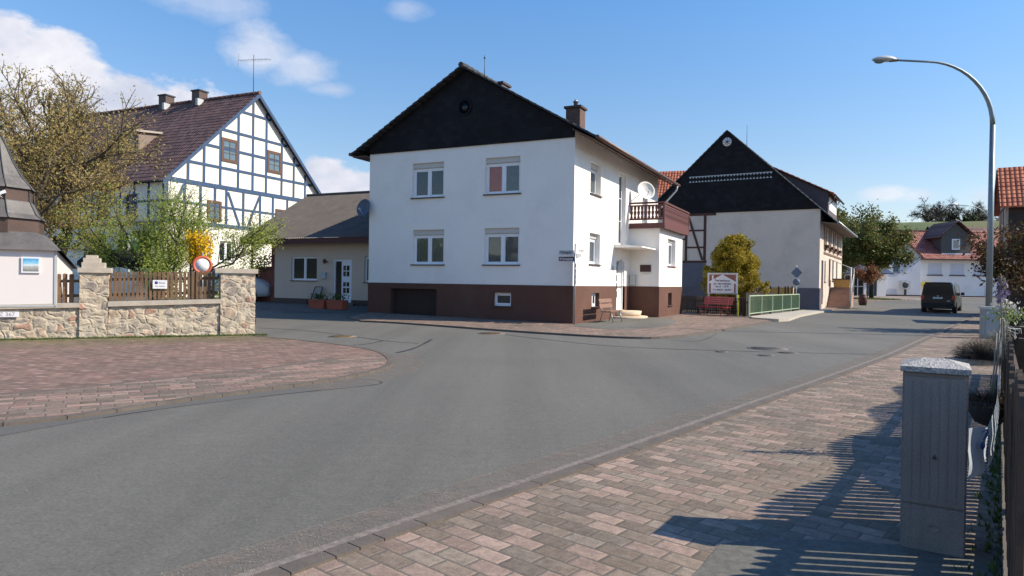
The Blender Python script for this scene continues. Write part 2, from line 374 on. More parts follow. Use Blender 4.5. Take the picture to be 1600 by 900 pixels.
M_darkroof = tiles('dark_roof_tiles', [(.02,.02,.026), (.035,.035,.042), (.05,.048,.05)])
M_vertile = tiles('dark_weathered_tiles', [(.03,.04,.05), (.05,.065,.075), (.08,.09,.09)])
M_redtile = tiles('red_clay_tiles', [(.30,.07,.035), (.48,.13,.06), (.58,.19,.09)])
M_purptile = tiles('old_brown_tiles', [(.065,.035,.035), (.12,.062,.055), (.19,.105,.09)], tw=.26, lichen=(.28,.22,.18))
M_farred = tiles('far_red_tiles', [(.20,.07,.06), (.29,.10,.08), (.36,.15,.12)], tw=.3)
M_blue = mat('blue_grey_timber', (.028,.065,.14), .7, .12, 3, .2, 50)
M_white = mat('white_frame', (.78,.79,.82), .4, .02, 2, 0)
M_roll = mat('roller_box_grey', (.52,.51,.49), .5, .03, 3, 0)
M_brownf = mat('brown_window_wood', (.10,.05,.03), .6, .12, 5, .1, 40)
M_sill = mat('dark_sill', (.06,.035,.03), .6, .1, 5, 0)
M_glass = glassmat('window_glass')
M_dglass = mat('dark_glass', (.012,.015,.02), .06, .1, 2, 0, spec=.5)
M_bglass = mat('pale_reflecting_glass', (.10,.15,.18), .05, .1, 2, 0, spec=1)
M_curt = mat('net_curtain', (.24,.25,.26), .9, .1, 6, 0)
M_curtr = mat('red_curtain', (.75,.17,.08), .9, .1, 6, 0)
M_curtd = mat('grey_curtain', (.05,.055,.06), .9, .25, 12, 0)
M_wood = mat('dark_brown_wood', (.075,.03,.022), .7, .2, 6, .2, 40)
M_woodred = mat('red_brown_wood', (.11,.036,.032), .6, .12, 6, .2, 40)
M_fence = mat('weathered_brown_fence', (.15,.09,.05), .85, .3, 2.5, .4, 30)
M_fencen = mat('backlit_fence_brown', (.07,.048,.032), .85, .3, 2.5, .4, 30)  # near fence brown, darkened to stand for its back-lit side
M_fenced = mat('dark_old_fence', (.05,.035,.028), .9, .25, 4, .3, 40)
M_metal = mat('galvanised_steel', (.33,.36,.38), .42, .08, 4, .05, 50, metallic=.7)
M_darkm = mat('dark_metal', (.04,.045,.05), .5, .1, 4, 0, metallic=.3)
M_lamp = mat('lamp_pole_steel', (.22,.27,.30), .5, .08, 3, .05, 30, metallic=.5)
M_lgrey = mat('light_grey_plastic', (.45,.47,.48), .45, .05, 3, 0)
M_green = mat('green_paint', (.13,.21,.12), .5, .08, 4, 0)
M_pgreen = mat('pale_green_paint', (.36,.45,.33), .5, .05, 4, 0)
M_redp = mat('dark_red_paint', (.28,.015,.03), .5, .1, 4, 0)
M_terra = mat('terracotta', (.38,.09,.05), .8, .1, 4, .1)
M_brick = pavers('brickwork', [(.24,.09,.06), (.30,.12,.08), (.2,.08,.055)], .24, .08, (.3,.27,.23), 0)
M_slate = mat('slate_sheeting', (.115,.105,.10), .5, .2, 2.5, .2, 20, stain=(.2,.18,.165), stain_amt=.4)
M_slatebr = mat('brown_slate_band', (.075,.045,.035), .55, .12, 2, .2, 20)
M_corr = mat('fibre_cement_sheet', (.105,.088,.076), .9, .12, 1.5, .2, 50, stain=(.06,.05,.045), stain_amt=.5)
M_bark = mat('bark', (.10,.075,.055), .95, .25, 8, .6, 30)
M_barkd = mat('dark_bark', (.045,.035,.028), .95, .25, 8, .6, 30)
M_stone = stonewall('rubble_stone')
M_cope = mat('sandstone_coping', (.45,.39,.32), .9, .1, 3, .4, 40)
M_sandstep = mat('sandstone_step', (.56,.45,.33), .9, .1, 3, .3, 40)
M_blackp = mat('black_car_paint', (.006,.007,.011), .25, .05, 1, 0, coat=.25, spec=.3)
M_whitep = mat('white_car_paint', (.62,.63,.65), .3, .03, 1, 0, coat=.4)
M_rub = mat('rubber', (.02,.02,.02), .85, .1, 5, 0)
M_tail = mat('red_tail_lens', (.45,.015,.01), .2, .05, 5, 0)
M_ink = mat('dark_ink', (.035,.04,.07), .7, .03, 5, 0)
M_grey_ink = mat('grey_ink', (.28,.25,.22), .7, .03, 5, 0)
M_wht = mat('sign_white', (.74,.74,.76), .5, .02, 5, 0)
M_yel = mat('yellow_paint', (.72,.50,.04), .6, .05, 5, 0)
M_yelw = mat('ochre_boards', (.50,.30,.09), .7, .12, 5, .1)
M_grass = leafmat('grass_blades', [(.05,.09,.02), (.09,.14,.03), (.14,.17,.05)], .3)

# ---------------------------------------------------------------- terrain, road, pavements
def hill_h(x, y):
    d = sqrt(x*x + y*y)
    base = hgt(x, y) - .03
    if d > 125:
        k = min(1, (d - 125) / 130); k = k*k*(3-2*k)
        base += k * (23.6 + .022 * (x - 150) + 4 * sin(x * .018 + .6) + 3 * sin(y * .02) + max(0, d - 255) * .012)
    return base
mb = MB(); xs = list(range(-400, -60, 20)) + list(range(-60, -12, 6)) + [-10, -8, -6, -4, -2.5, -1, 0] + list(range(6, 140, 6)) + list(range(140, 620, 15)); ys = [-120, -60, -30, 0, 24, 27.5, 29, 30.5, 32, 36, 42, 44, 46, 48, 50, 52, 54, 58, 62, 68, 74, 80, 86, 92, 98] + list(range(104, 300, 8)) + list(range(300, 640, 20))
for y in ys:
    for x in xs: mb.v.append((x, y, hill_h(x, y)))
nx = len(xs)
for j in range(len(ys) - 1):
    for i in range(nx - 1): mb.f.append([j*nx+i, j*nx+i+1, (j+1)*nx+i+1, (j+1)*nx+i]); mb.sm.append(True)
m, t, b = new_mat('meadow'); v = objco(t)
c = t.ramp(t.noise(v, .03, 6, .6), [(.35, (.055,.085,.02)), (.5, (.10,.125,.03)), (.6, (.13,.12,.045)), (.7, (.07,.08,.03))])
c = t.mix(1, c, t.ramp(t.noise(v, 1.5, 6, .7), [(.3, .7), (.7, 1.3)]), 'MULTIPLY')
c = t.mix(t.m('DIVIDE', t.m('SUBTRACT', t.sep(v)[2], .6), 2.5, clamp=True), (.085, .075, .055), c)
c = t.mix(t.m('MULTIPLY', t.m('DIVIDE', t.sep(v)[1], -8, clamp=True), t.m('DIVIDE', t.sep(v)[2], 4, clamp=True)), c, (.025, .03, .016))
t.put(b.inputs['Base Color'], c); b.inputs['Roughness'].default_value = .95
t.put(b.inputs['Normal'], t.bump(t.noise(v, 8, 5), .5, .1))
struct(mb.build('terrain', m))

mb = MB(); xs = [-40, -35, -30, -25, -20, -15, -10, -8, -6, -4, -2.5, -1] + [5 * i for i in range(21)]; ys = [-12, -6, 0, 6, 12, 18, 24, 27.5, 29, 30.5, 32, 36, 39, 42, 44, 46, 48, 50, 52, 54, 58, 62, 68, 74, 80, 86, 92, 100]
for y in ys:
    for x in xs: mb.v.append((x, y, hgt(x, y)))
nx = len(xs)
for j in range(len(ys) - 1):
    for i in range(nx - 1): mb.f.append([j*nx+i, j*nx+i+1, (j+1)*nx+i+1, (j+1)*nx+i]); mb.sm.append(True)
struct(mb.build('road', M_asph))

def slab(name, pts, m, z1=.03, z0=-.02):
    mb = MB(); n = len(pts)
    A = [mb.P((x, y, hgt(x, y) + z1)) for x, y in pts]; B = [mb.P((x, y, hgt(x, y) + z0)) for x, y in pts]
    mb.f.append(A); mb.sm.append(False)
    for k in range(n): mb.f.append([A[k], B[k], B[(k+1) % n], A[(k+1) % n]]); mb.sm.append(False)
    return struct(mb.build(name, m))
def offset_line(pts, d):
    out = []
    for i, p in enumerate(pts):
        a = Vector(pts[max(0, i-1)]); b = Vector(pts[min(len(pts)-1, i+1)]); dd = (b - a).normalized()
        out.append((p[0] + dd.y * d, p[1] - dd.x * d))
    return out
def strip(name, pts, d0, d1, m, z1, z0=-.02):
    a = offset_line(pts, d0); b = offset_line(pts, d1)
    mb = MB()
    for i in range(len(pts) - 1):
        q = [a[i], a[i+1], b[i+1], b[i]]
        if name == 'kerb':
            g_ = .004; ln_ = max(.05, (Vector(a[i+1])-Vector(a[i])).length); f_ = g_/ln_
            lerp = lambda p_, q_, k_: (p_[0]+(q_[0]-p_[0])*k_, p_[1]+(q_[1]-p_[1])*k_)
            q = [lerp(a[i], a[i+1], f_), lerp(a[i], a[i+1], 1-f_), lerp(b[i], b[i+1], 1-f_), lerp(b[i], b[i+1], f_)]
        V = [(x, y, hgt(x, y) + z1) for x, y in q]; L = [(x, y, hgt(x, y) + z0) for x, y in q]
        mb.face(V); mb.face([V[0], L[0], L[1], V[1]]); mb.face([V[2], L[2], L[3], V[3]])
        if name == 'kerb': mb.face([V[3], L[3], L[0], V[0]]); mb.face([V[1], L[1], L[2], V[2]]); continue
        if i == 0: mb.face([V[3], L[3], L[0], V[0]])
        if i == len(pts) - 2: mb.face([V[1], L[1], L[2], V[2]])
    return struct(mb.build(name, m))
def smooth(pts, n=4):
    out = []
    for i in range(len(pts) - 1):
        p0 = Vector(pts[max(0, i-1)]); p1 = Vector(pts[i]); p2 = Vector(pts[i+1]); p3 = Vector(pts[min(len(pts)-1, i+2)])
        for k in range(n):
            u = k / n
            q = .5 * ((2*p1) + (p2-p0)*u + (2*p0-5*p1+4*p2-p3)*u*u + (3*p1-p0-3*p2+p3)*u**3)
            out.append(tuple(q))
    out.append(tuple(pts[-1])); return out

RK = smooth([(-4.6,-.6), (-2.52,1.95), (-1.2,3.55), (-.6,4.28), (1.09,6.27), (3.2,8.85), (5.6,11.75), (8.9,15.85), (12.1,20.06), (16.55,25.9), (22.4,33.6), (28.6,41.5), (30.6,44)], 4)
FEN = lambda Y: (.10 + .713 * Y, Y)
far_edge = [(40, 44), (36, 38), (30, 30), (20, 20)]
slab('pavement', offset_line(RK, .12) + far_edge + [(14.5, 14), FEN(13), FEN(3), (1.6, -1.5)], M_pav, .035)
strip('kerb', RK, 0, .12, M_kerb, .05)
strip('gutter', RK, -.16, -.003, M_gutter, .006)
strip('gutter_grit', RK, -.46, -.161, M_grit, .0055)
slab('pavement_patch', [(.55,2.9), (1.04,3.66), (1.24,3.98), (1.6,4.1), (2.25,4.02), (3.0,4.0), (2.2,2.9)], mat('pale_asphalt', (.125,.12,.105), .9, .2, 20, .4, 150), .039, .0)
RK2 = [(30.6,44), (34.2,48.5), (40,54), (52,62)]
slab('pavement', offset_line(RK2, .12) + [(60, 60), (50,52), (40,44)], M_pav, .035)
strip('kerb', RK2, 0, .12, M_kerb, .039)

LK = smooth([(-12,4.2), (-8,5.9), (-5.17,6.95), (-4.0,8.55), (-3.1,9.75), (-2.45,10.9), (-2.15,12.1), (-2.3,13.3), (-2.85,14.7), (-3.9,15.95), (-5.3,17.1), (-6.75,18.1)], 4)
LI = [(-14.0,7.0), (-9.6,7.6), (-6.47,8.65), (-5.5,9.75), (-4.6,10.85), (-3.9,12.0), (-3.45,13.2)]
slab('forecourt', offset_line(LK, -.12) + [(-7.0,18.4), (-12.2,15.8), (-20,11.8), (-22,6)], M_pav_red, .03)
# the coarser band of pavers along the kerb, laid 4 mm proud
band = offset_line(LK, -.16); band = [p for p in band if p[1] < 14.2]
slab('pavement_band', band + LI[::-1], M_pav_band, .034, .0)
strip('band_edge', smooth(LI, 3), -.05, .05, M_kerb, .037, 0)
strip('kerb', LK, -.12, 0, M_kerb, .038)
strip('gutter_grit', [p for p in LK if 9.5 < p[1] < 14.5], .003, .55, M_grit, .0055)

HK = smooth([(-5.6,25.2), (-4.3,24.6), (-2.61,23.34), (-.38,21.5), (1.88,19.95), (3.39,19.3), (4.6,19.75), (6.8,22.58), (9.79,27.2), (11.2,29.4)], 4)
slab('house_pavement', offset_line(HK, -.1) + [(13.5,36.5), (10.5,38.5), (8,36), (5.5,31.5), (2.3,25.15), (-6.1,29.25), (-6.6,27.5)], M_pav_far, .05)
strip('kerb', HK, -.1, 0, M_kerb, .058)
slab('door_apron', [(2.35,25.0), (2.2,23.8), (2.75,22.95), (3.5,22.5), (4.4,22.95), (5.6,24.6), (6.6,27.3), (6.9,29.3), (6.2,31.2), (4.9,30.4)], M_asph, .056, .0)
slab('footpath_slab', [(10.95,31.0), (11.65,29.75), (12.3,30.3), (14.8,34.9), (18.2,40.3), (17.9,41.9), (11.2,32.05)], M_slab, .12)
slab('pavement', [(18.2,40.3), (20.3,43.3), (20.6,44), (18.4,44), (17.9,41.9)], M_slab, .1)
slab('pavement', [(20.6,44), (21.2,45), (27.5,55), (34,62), (33,75), (24,64), (19.6,44.2)], M_pav_far, .05)
mb = MB(); ys_ = [25.6 + .9*k for k in range(20)]
for j in range(len(ys_)-1):
    for i in range(24):
        q = [(-25+i*1.0, ys_[j]), (-24+i*1.0, ys_[j]), (-24+i*1.0, ys_[j+1]), (-25+i*1.0, ys_[j+1])]
        q = [(x, y + (.44*(-6.6-x) if j == 0 and 0 else 0)) for x, y in q]
        if q[0][1] < 28.6 - .45*(q[0][0]+7) * (1 if q[0][0] > -7 else .35): continue
        mb.face([(x, y, hgt(x, y)+.012) for x, y in q])
struct(mb.build('yard', mat('grey_forecourt', (.10,.095,.085), .9, .15, 3, .3, 80)))
slab('front_yard', [(34,62), (45,70), (45,80), (75,80), (75,86), (30,86), (28,70)], mat('pinkish_yard', (.24,.19,.165), .9, .12, 2, .3, 60), .03)

M_seam = mat('bitumen', (.035,.033,.03), .6, .2, 10, 0)
def seam(pts, w=.05):
    mb = MB(); pts = smooth(pts, 3)
    ws = [w * random.uniform(.5, 1.3) for _ in pts]
    L = [offset_line(pts, -ws[i]/2)[i] for i in range(len(pts))]; Rr = [offset_line(pts, ws[i]/2)[i] for i in range(len(pts))]
    for i in range(len(pts) - 1):
        mb.face([(L[i][0], L[i][1], .0045), (Rr[i][0], Rr[i][1], .0045), (Rr[i+1][0], Rr[i+1][1], .0045), (L[i+1][0], L[i+1][1], .0045)])
    return struct(mb.build('road_seam', M_seam))
seam([(-.17,20.1), (1.2,18.3), (2.9,16.7), (6.0,16.05), (9.2,15.75)], .07)
seam([(-4.9,6.5), (-4.3,7.7), (-3.1,9.1), (-2.0,10.1), (-2.1,10.55), (-2.5,10.75)], .02)
seam([(-2.45,14.6), (-2.24,15.5), (-2.15,16.8), (-2.11,18.1)], .09)
seam([(-2.3,16.9), (-3.3,17.55), (-5.9,20.3), (-8.0,21.4)], .05)
seam([(-3.28,17.5), (-3.45,16.6), (-3.75,16.2)], .05)
seam([(4.3,19.0), (5.2,18.9), (6.6,21.9)], .03)
slab('road_patch', [(-8,5.9), (-5.15,6.93), (-4.0,8.5), (-3.1,9.7), (-2.5,10.7), (-2.15,10.45), (-2.05,10.15), (-3.15,9.05), (-4.35,7.65), (-4.9,6.45), (-7.6,5.2)], mat('patch_asphalt', (.105,.10,.092), .9, .15, 30, .4, 150), .0035, .0)
def manhole(x, y, r, label, m=None):
    o = thing('manhole_cover', label, 'manhole cover', (x, y, .001))
    MB().lathe((0,0,0), [(r*1.15, 0), (r*1.15, .006), (r*.98, .006)], 24).build('ring', M_gutter, o)
    mb = MB().lathe((0,0,0), [(r*.97, 0), (r*.97, .009), (0, .009)], 24)
    for k in range(-3, 4): mb.box(-r*.7, r*.7, k*r*.2-.01, k*r*.2+.01, .009, .013)
    mb.build('cover', m or mat('cast_iron', (.10,.09,.08), .7, .2, 8, 0), o)
manhole(6.35, 16.9, .42, 'large round manhole cover in the main road by the long seam')
manhole(5.68, 15.2, .16, 'small valve cover in the road, nearest the brick pavement')
manhole(6.45, 15.9, .2, 'oval valve cover just below the large manhole')
manhole(4.9, 15.9, .13, 'small valve cover left of the large manhole')
manhole(-.6, 20.5, .36, 'manhole cover in the road by the house kerb', mat('rust_cover', (.16,.09,.05), .8, .2, 6, 0))
manhole(-4.6, 18.6, .34, 'rusty manhole cover in the side road behind the paved corner', mat('rust_cover2', (.2,.13,.05), .8, .2, 6, 0))

# ---------------------------------------------------------------- building helpers
def pane_sheet(B, x0, x1, y, z0, z1, fo):
    mb = MB(B); mb.face([(x0, y, z0), (x1, y, z0), (x1, y, z1), (x0, y, z1)]); return mb.build('pane', M_glass, fo)
def window(parent, M, x, z, w, h, sashes=2, roller=0, recess=.11, glass=None, curtain=None, sill=M_sill, frame=M_white, name='window', munt=(0, 0), fw_=.07, proud=None):
    """window: frame mesh with pane, curtain, sill, roller box as sub-parts"""
    B = M @ T((x, 0, z)); y = recess if proud is None else -proud
    hh = h - roller
    f = MB(B)
    f.box(0, fw_, y, y+.07, 0, hh); f.box(w-fw_, w, y, y+.07, 0, hh); f.box(fw_, w-fw_, y, y+.07, 0, fw_); f.box(fw_, w-fw_, y, y+.07, hh-fw_, hh)
    sw = (w - 2*fw_) / sashes
    for i in range(1, sashes): f.box(fw_+sw*i-.055, fw_+sw*i+.055, y-.012, y+.06, fw_, hh-fw_)
    if sashes and proud is None:
        for i in range(sashes):
            a = fw_ + sw*i + (.055 if i else 0); b = fw_ + sw*(i+1) - (.055 if i < sashes-1 else 0)
            for q in ((a, a+.04, fw_, hh-fw_), (b-.04, b, fw_, hh-fw_)): f.box(q[0], q[1], y+.012, y+.055, q[2], q[3])
            f.box(a+.04, b-.04, y+.012, y+.055, fw_, fw_+.045); f.box(a+.04, b-.04, y+.012, y+.055, hh-fw_-.045, hh-fw_)
    for i in range(1, munt[0]+1): f.box(fw_+(w-2*fw_)*i/(munt[0]+1)-.015, fw_+(w-2*fw_)*i/(munt[0]+1)+.015, y+.004, y+.05, fw_, hh-fw_)
    for i in range(1, munt[1]+1): f.box(fw_, w-fw_, y+.006, y+.048, fw_+(hh-2*fw_)*i/(munt[1]+1)-.015, fw_+(hh-2*fw_)*i/(munt[1]+1)+.015)
    fo = f.build(name, frame, parent)
    MB(B).box(fw_*.8, w-fw_*.8, y+.03, y+.038, fw_*.8, hh-fw_*.8).build('pane', glass, fo) if glass else pane_sheet(B, fw_*.8, w-fw_*.8, y+.03, fw_*.8, hh-fw_*.8, fo)
    if roller:
        r = MB(B); r.box(0, w, y-.05, y+.07, hh+.03, h); r.box(.03, w-.03, y+.03, y+.07, hh+.002, hh+.03)
        for k in range(3): r.box(.05, w-.05, y-.04+.003*k, y-.03, hh+.01+k*.03, hh+.03+k*.03)
        r.build('roller_box', M_roll, fo)
    if curtain:
        c = MB(B); n = max(6, int(w / .035))
        for (a, b_, mt) in (curtain if isinstance(curtain, list) else [(0, 1, curtain)]):
            c = MB(B); xa, xb = fw_+(w-2*fw_)*a, fw_+(w-2*fw_)*b_; n = max(4, int((xb-xa)/.03))
            for i in range(n):
                q0 = xa+(xb-xa)*i/n; q1 = xa+(xb-xa)*(i+1)/n; y0 = y+.06+.012*sin(i*1.9); y1 = y+.06+.012*sin((i+1)*1.9)
                c.face([(q0, y0, .05), (q1, y1, .05), (q1, y1, hh-.05), (q0, y0, hh-.05)], True)
            c.build('curtain', mt, fo)
    if sill: MB(B).box(-.06, w+.06, -.07, recess if proud is None else 0, -.045, -.003).build('sill', sill, fo)
    return fo

def courses(mb, x0, x1, pe, pr, n, th=.05, lip=.045):
    """tiled slope: pe=(y,z) eave, pr=(y,z) ridge, overlapping courses as wedges"""
    for i in range(n):
        a = i / n; b = (i + 1.12) / n; b = min(b, 1)
        ya, za = pe[0]+(pr[0]-pe[0])*a, pe[1]+(pr[1]-pe[1])*a; yb, zb = pe[0]+(pr[0]-pe[0])*b, pe[1]+(pr[1]-pe[1])*b
        mb.prism([(x0, ya, za-th), (x0, ya, za+lip), (x0, yb, zb+.006), (x0, yb, zb-th)], (x1-x0, 0, 0))
    return mb
def coursesY(mb, y0, y1, pe, pr, n, th=.05, lip=.045):
    """as courses but ridge runs along y; pe=(x,z)"""
    for i in range(n):
        a = i / n; b = min((i + 1.12) / n, 1)
        xa, za = pe[0]+(pr[0]-pe[0])*a, pe[1]+(pr[1]-pe[1])*a; xb, zb = pe[0]+(pr[0]-pe[0])*b, pe[1]+(pr[1]-pe[1])*b
        mb.prism([(xa, y0, za-th), (xa, y0, za+lip), (xb, y0, zb+.006), (xb, y0, zb-th)], (0, y1-y0, 0))
    return mb
def chimney(parent, x, y, z0, z1, w, d, m, cap=None, pot=False):
    o = MB().box(x-w/2, x+w/2, y-d/2, y+d/2, z0, z1).build('chimney', m, parent)
    MB().box(x-w/2-.07, x+w/2+.07, y-d/2-.07, y+d/2+.07, z1, z1+.09).build('cap', cap or M_sill, o)
    if pot: MB().lathe((x, y, z1+.09), [(.09, 0), (.09, .22), (.13, .22), (.02, .34)], 10).build('flue', M_metal, o)
    return o

# ================================================================ main white house
A = 26.2
H = thing('apartment_house', 'large white plastered corner house with dark brown base and black gable, in the middle', 'house', (2.24, 25.2, 0), az_rot(A))
W1, L1 = 9.38, 12.3
SY = SIDE(0)
# canonical gable coords: x from -9.38..0
wins = [(-7.17, 4.98), (-3.74, 4.98), (-7.12, 2.23), (-3.74, 2.23)]
gh = [(x, x+1.52, z, z+1.42) for x, z in wins]
rh = [(1.75, 3.0, 5.1, 6.35), (1.75, 3.0, 2.32, 3.55), (5.45, 6.5, 3.28, 6.5), (9.3, 10.25, 4.35, 6.3), (5.25, 6.45, 1.45, 2.55)]
ZT = 7.25
w = MB()
w.wall(-W1, 0, 1.45, 6.95, gh)
w.M = SY; w.wall(0, L1, 1.45, ZT, rh, .22)
w.M = Matrix(); w.box(-W1, -W1+.02, .01, L1, 1.45, 6.93); w.face([(-W1, L1, 0), (0, L1, 0), (0, L1, 7.25), (-W1/2, L1, 9.9), (-W1, L1, 7.25)])
w.build('wall', M_plast, H)
p = MB()
p.M = T((0, -.025, 0)); p.wall(-W1, .025, -.1, 1.448, [(-8.2, -5.9, -.1, 1.22), (-3.3, -2.52, .62, 1.14)], .3)
p.M = SIDE(.025); p.wall(0, 5.25, -.1, 1.448, [(2.05, 2.95, .62, 1.17)], .25); p.wall(6.45, L1, -.1, 1.448)
p.M = Matrix(); p.face([(-W1, 0, -.1), (-W1, L1, -.1), (-W1, L1, 1.448), (-W1, 0, 1.448)])
p.face([(-W1, -.025, 1.448), (.025, -.025, 1.448), (.025, 0, 1.448), (-W1, 0, 1.448)])
p.build('plinth', M_plinth, H)
g = MB().box(-8.2, -5.9, .2, .24, -.1, 1.22)
for k in range(1, 16): g.box(-8.2+k*.144, -8.2+k*.144+.012, .185, .2, -.1, 1.22)
g.build('garage_door', mat('dark_brown_door', (.035,.02,.016), .7, .1, 4, .1), H)
# gable cladding
g = MB().prism([(-W1-.0, -.06, 6.93), (.0, -.06, 6.93), (.0, -.06, 7.28), (-W1/2, -.06, 9.97), (-W1, -.06, 7.28)], (0, .06, 0)).build('gable_cladding', M_black, H)
ov = MB(); ov.M = T((-4.69, -.065, 8.48)); ov.lathe((0,0,0), [(.34,0), (.34,.03), (.25,.03), (.25,0)], 24, (0,-1,0))
o = ov.build('round_window', M_black, H); mb = MB(T((-4.69, -.07, 8.48))); mb.lathe((0,0,0), [(.25,.0), (.0,.005)], 24, (0,-1,0)); mb.build('pane', M_dglass, o)
rs = .575
rf = MB(); rx = -W1/2; rzz = 10.06
coursesY(rf, -.38, L1+.4, (.95, rzz-(W1/2+.95)*rs), (rx, rzz), 19); coursesY(rf, -.38, L1+.4, (-W1-.72, rzz-(W1/2+.72)*rs), (rx, rzz), 19)
for k in range(32): rf.tube((rx, -.42+k*.41, rzz+.02), (rx, -.42+k*.41+.45, rzz+.035), .11, .13, 8)
rf.build('roof', M_darkroof, H)
sf = MB()
ez = rzz-(W1/2+.95)*rs
for s in (1, -1):
    xa = .9 if s > 0 else -W1-.68; xb = .0 if s > 0 else -W1
    sf.prism([(xa, -.3, ez-.08 if s > 0 else ez+.03), (xb, -.3, ez+.03 if s < 0 else ez+.38), (xb, -.3, ez-.02 if s < 0 else ez+.34), (xa, -.3, ez-.12 if s > 0 else ez-.02)], (0, L1+.6, 0))
sf.build('soffit', mat('soffit_boards', (.10,.06,.045), .8, .1, 4, .1), H)
gt = MB()
for xx, ezz in ((1.0, ez), (-W1-.77, rzz-(W1/2+.72)*rs)):
    gt.tube((xx, -.4, ezz-.02), (xx, L1+.45, ezz-.02), .075, .075, 10)
gt.build('gutter', mat('copper_brown_gutter', (.12,.07,.055), .5, .15, 3, 0, metallic=.3), H)
dp = MB(); dp.path([(1.0, L1+.1, ez-.06), (.95, L1+.1, ez-.3), (.12, L1-.12, ez-1.3), (.08, L1-.12, 4.3)], .045, 8); dp.build('downpipe', M_lgrey, H)
chimney(H, -1.15, 3.0, 7.4, 8.75, .62, .62, mat('chimney_brick', (.12,.075,.06), .9, .2, 6, .4, 40), M_sill, True)
chimney(H, rx, 3.0, 9.7, 10.12, .55, .7, M_slate, M_sill)
MB().tube((rx+.35, .9, 9.7), (rx+.35, .9, 10.8), .018, .01, 6).tube((rx+.35, .9, 10.66), (rx+.35, .9, 10.7), .04, .04, 6).build('lightning_rod', M_darkm, H)
cur = [M_curtd, [(0, .5, M_curtr), (.5, 1, M_curt)], M_curt, M_curt]
for (x, z), c_ in zip(wins, cur): window(H, FRONT, x, z, 1.52, 1.42, 2, .22, .13, curtain=c_)
window(H, T((0, -.025, 0)), -3.3, .62, .78, .52, 1, 0, .14, curtain=M_curtd)
for z in (5.1, 2.32): window(H, SY, 1.75, z, 1.25, 1.24, 1, .22, .2, curtain=M_curt)
window(H, SIDE(.025), 2.05, .62, .9, .55, 2, 0, .16)
o = window(H, SY, 5.45, 3.28, 1.05, 3.2, 1, 0, .17, munt=(0, 2), name='stair_window', curtain=M_curtd)
o = window(H, SY, 9.3, 4.35, .95, 1.95, 1, .2, .17, name='balcony_door', curtain=M_curt, sill=None)
# entrance door with arch light
dr = MB(SY).box(5.27, 6.43, .12, .17, .38, 2.53); dr.box(5.27, 5.35, .06, .12, .38, 2.53); dr.box(6.35, 6.43, .06, .12, .38, 2.53)
do = dr.build('door', M_white, H)
mb = MB(SY)
for k in range(4): mb.box(5.55, 5.75, .108, .122, .95+k*.36, 1.22+k*.36)
mb.build('pane', M_dglass, do)
MB(SY).tube((6.25, .06, 1.35), (6.25, .06, 1.6), .015).build('handle', M_metal, do)
mb = MB(SY).prism([(5.35+.5-.5*cos(a*pi/10), -.01, 2.2+.42*sin(a*pi/10)) for a in range(11)], (0, -.03, 0)); mb.build('door_arch', M_lgrey, H)
pl = MB(SY); pl.box(5.25, 6.45, -.02, .2, -.1, .38); pl.build('threshold', M_sandstep, H)
# annexe with balcony
AX0, AX1, AY0, AY1, AZ = 0, 1.38, 7.28, 12.05, 4.12
a = MB(T((0, AY0, 0))); a.wall(0, AX1, 1.45, AZ)
a.M = SIDE(AX1); a.wall(AY0, AY1, 1.45, AZ, [(8.9, 10.5, 2.45, 3.75)], .2); a.M = Matrix()
a.face([(0, AY1, 0), (AX1, AY1, 0), (AX1, AY1, AZ), (0, AY1, AZ)]); a.face([(0, AY0, AZ), (AX1, AY0, AZ), (AX1, AY1, AZ), (0, AY1, AZ)])
a.build('annexe_wall', M_plast, H)
a = MB(T((0, AY0-.025, 0))); a.wall(.03, AX1+.025, -.1, 1.448)
a.M = SIDE(AX1+.025); a.wall(AY0-.025, AY1, -.1, 1.448, [(9.0, 9.75, .55, 1.15)], .25); a.build('annexe_plinth', M_plinth, H)
window(H, SIDE(AX1), 8.9, 2.45, 1.6, 1.3, 2, .15, .18, curtain=M_curt, sill=mat('red_sill', (.22,.07,.05), .7, .05, 4, 0))
window(H, SIDE(AX1+.025), 9.0, .55, .75, .6, 1, 0, .2)
bx1, by0, by1 = AX1+.22, AY0-.25, AY1+.25
bf = MB().box(0, bx1, by0, by1, AZ, AZ+.08)
bal = bf.build('balcony', M_wood, H)
mb = MB().box(0.02, bx1+.03, by0-.03, by0+.03, AZ-.02, AZ+.22); mb.box(bx1, bx1+.06, by0+.031, by1, AZ-.02, AZ+.22)
mb.box(.02, bx1+.05, by0-.04, by0+.04, 5.22, 5.3); mb.box(bx1-.02, bx1+.07, by0+.041, by1, 5.22, 5.3)
mb.box(.02, bx1+.03, by0-.02, by0+.02, 4.48, 4.56); mb.box(bx1, bx1+.05, by0+.021, by1, 4.33, 4.56); mb.box(.02, bx1+.03, by0-.02, by0+.02, 5.1, 5.17); mb.box(bx1, bx1+.05, by0+.021, by1, 5.1, 5.17)
mb.box(bx1-.03, bx1+.06, by0-.035, by0+.055, AZ+.05, 5.22); mb.box(bx1-.03, bx1+.06, by1-.09, by1, AZ+.05, 5.22)
mb.build('railing', M_woodred, bal)
def baluster_pts():
    pr = [(.0, .055), (.05, .062), (.12, .035), (.2, .06), (.3, .07), (.36, .035), (.42, .055), (.52, .062), (.54, .055)]
    return [(x, z) for z, x in pr] + [(-x, z) for z, x in pr[::-1]]
bp = baluster_pts()
proto = MB().prism([(x, -.012, z) for x, z in bp], (0, .024, 0)).build('baluster', M_woodred, bal)
me = proto.data; first = True
def place_bal(x, y, rot):
    global first
    o = proto if first else proto.copy()
    if not first: COL.objects.link(o)
    first = False
    o.parent = bal; o.location = (x, y, 4.56); o.rotation_euler = (0, 0, rot)
for k in range(9): place_bal(.12+k*.165, by0, 0)
for k in range(32): place_bal(bx1+.025, by0+.18+k*.16, pi/2)
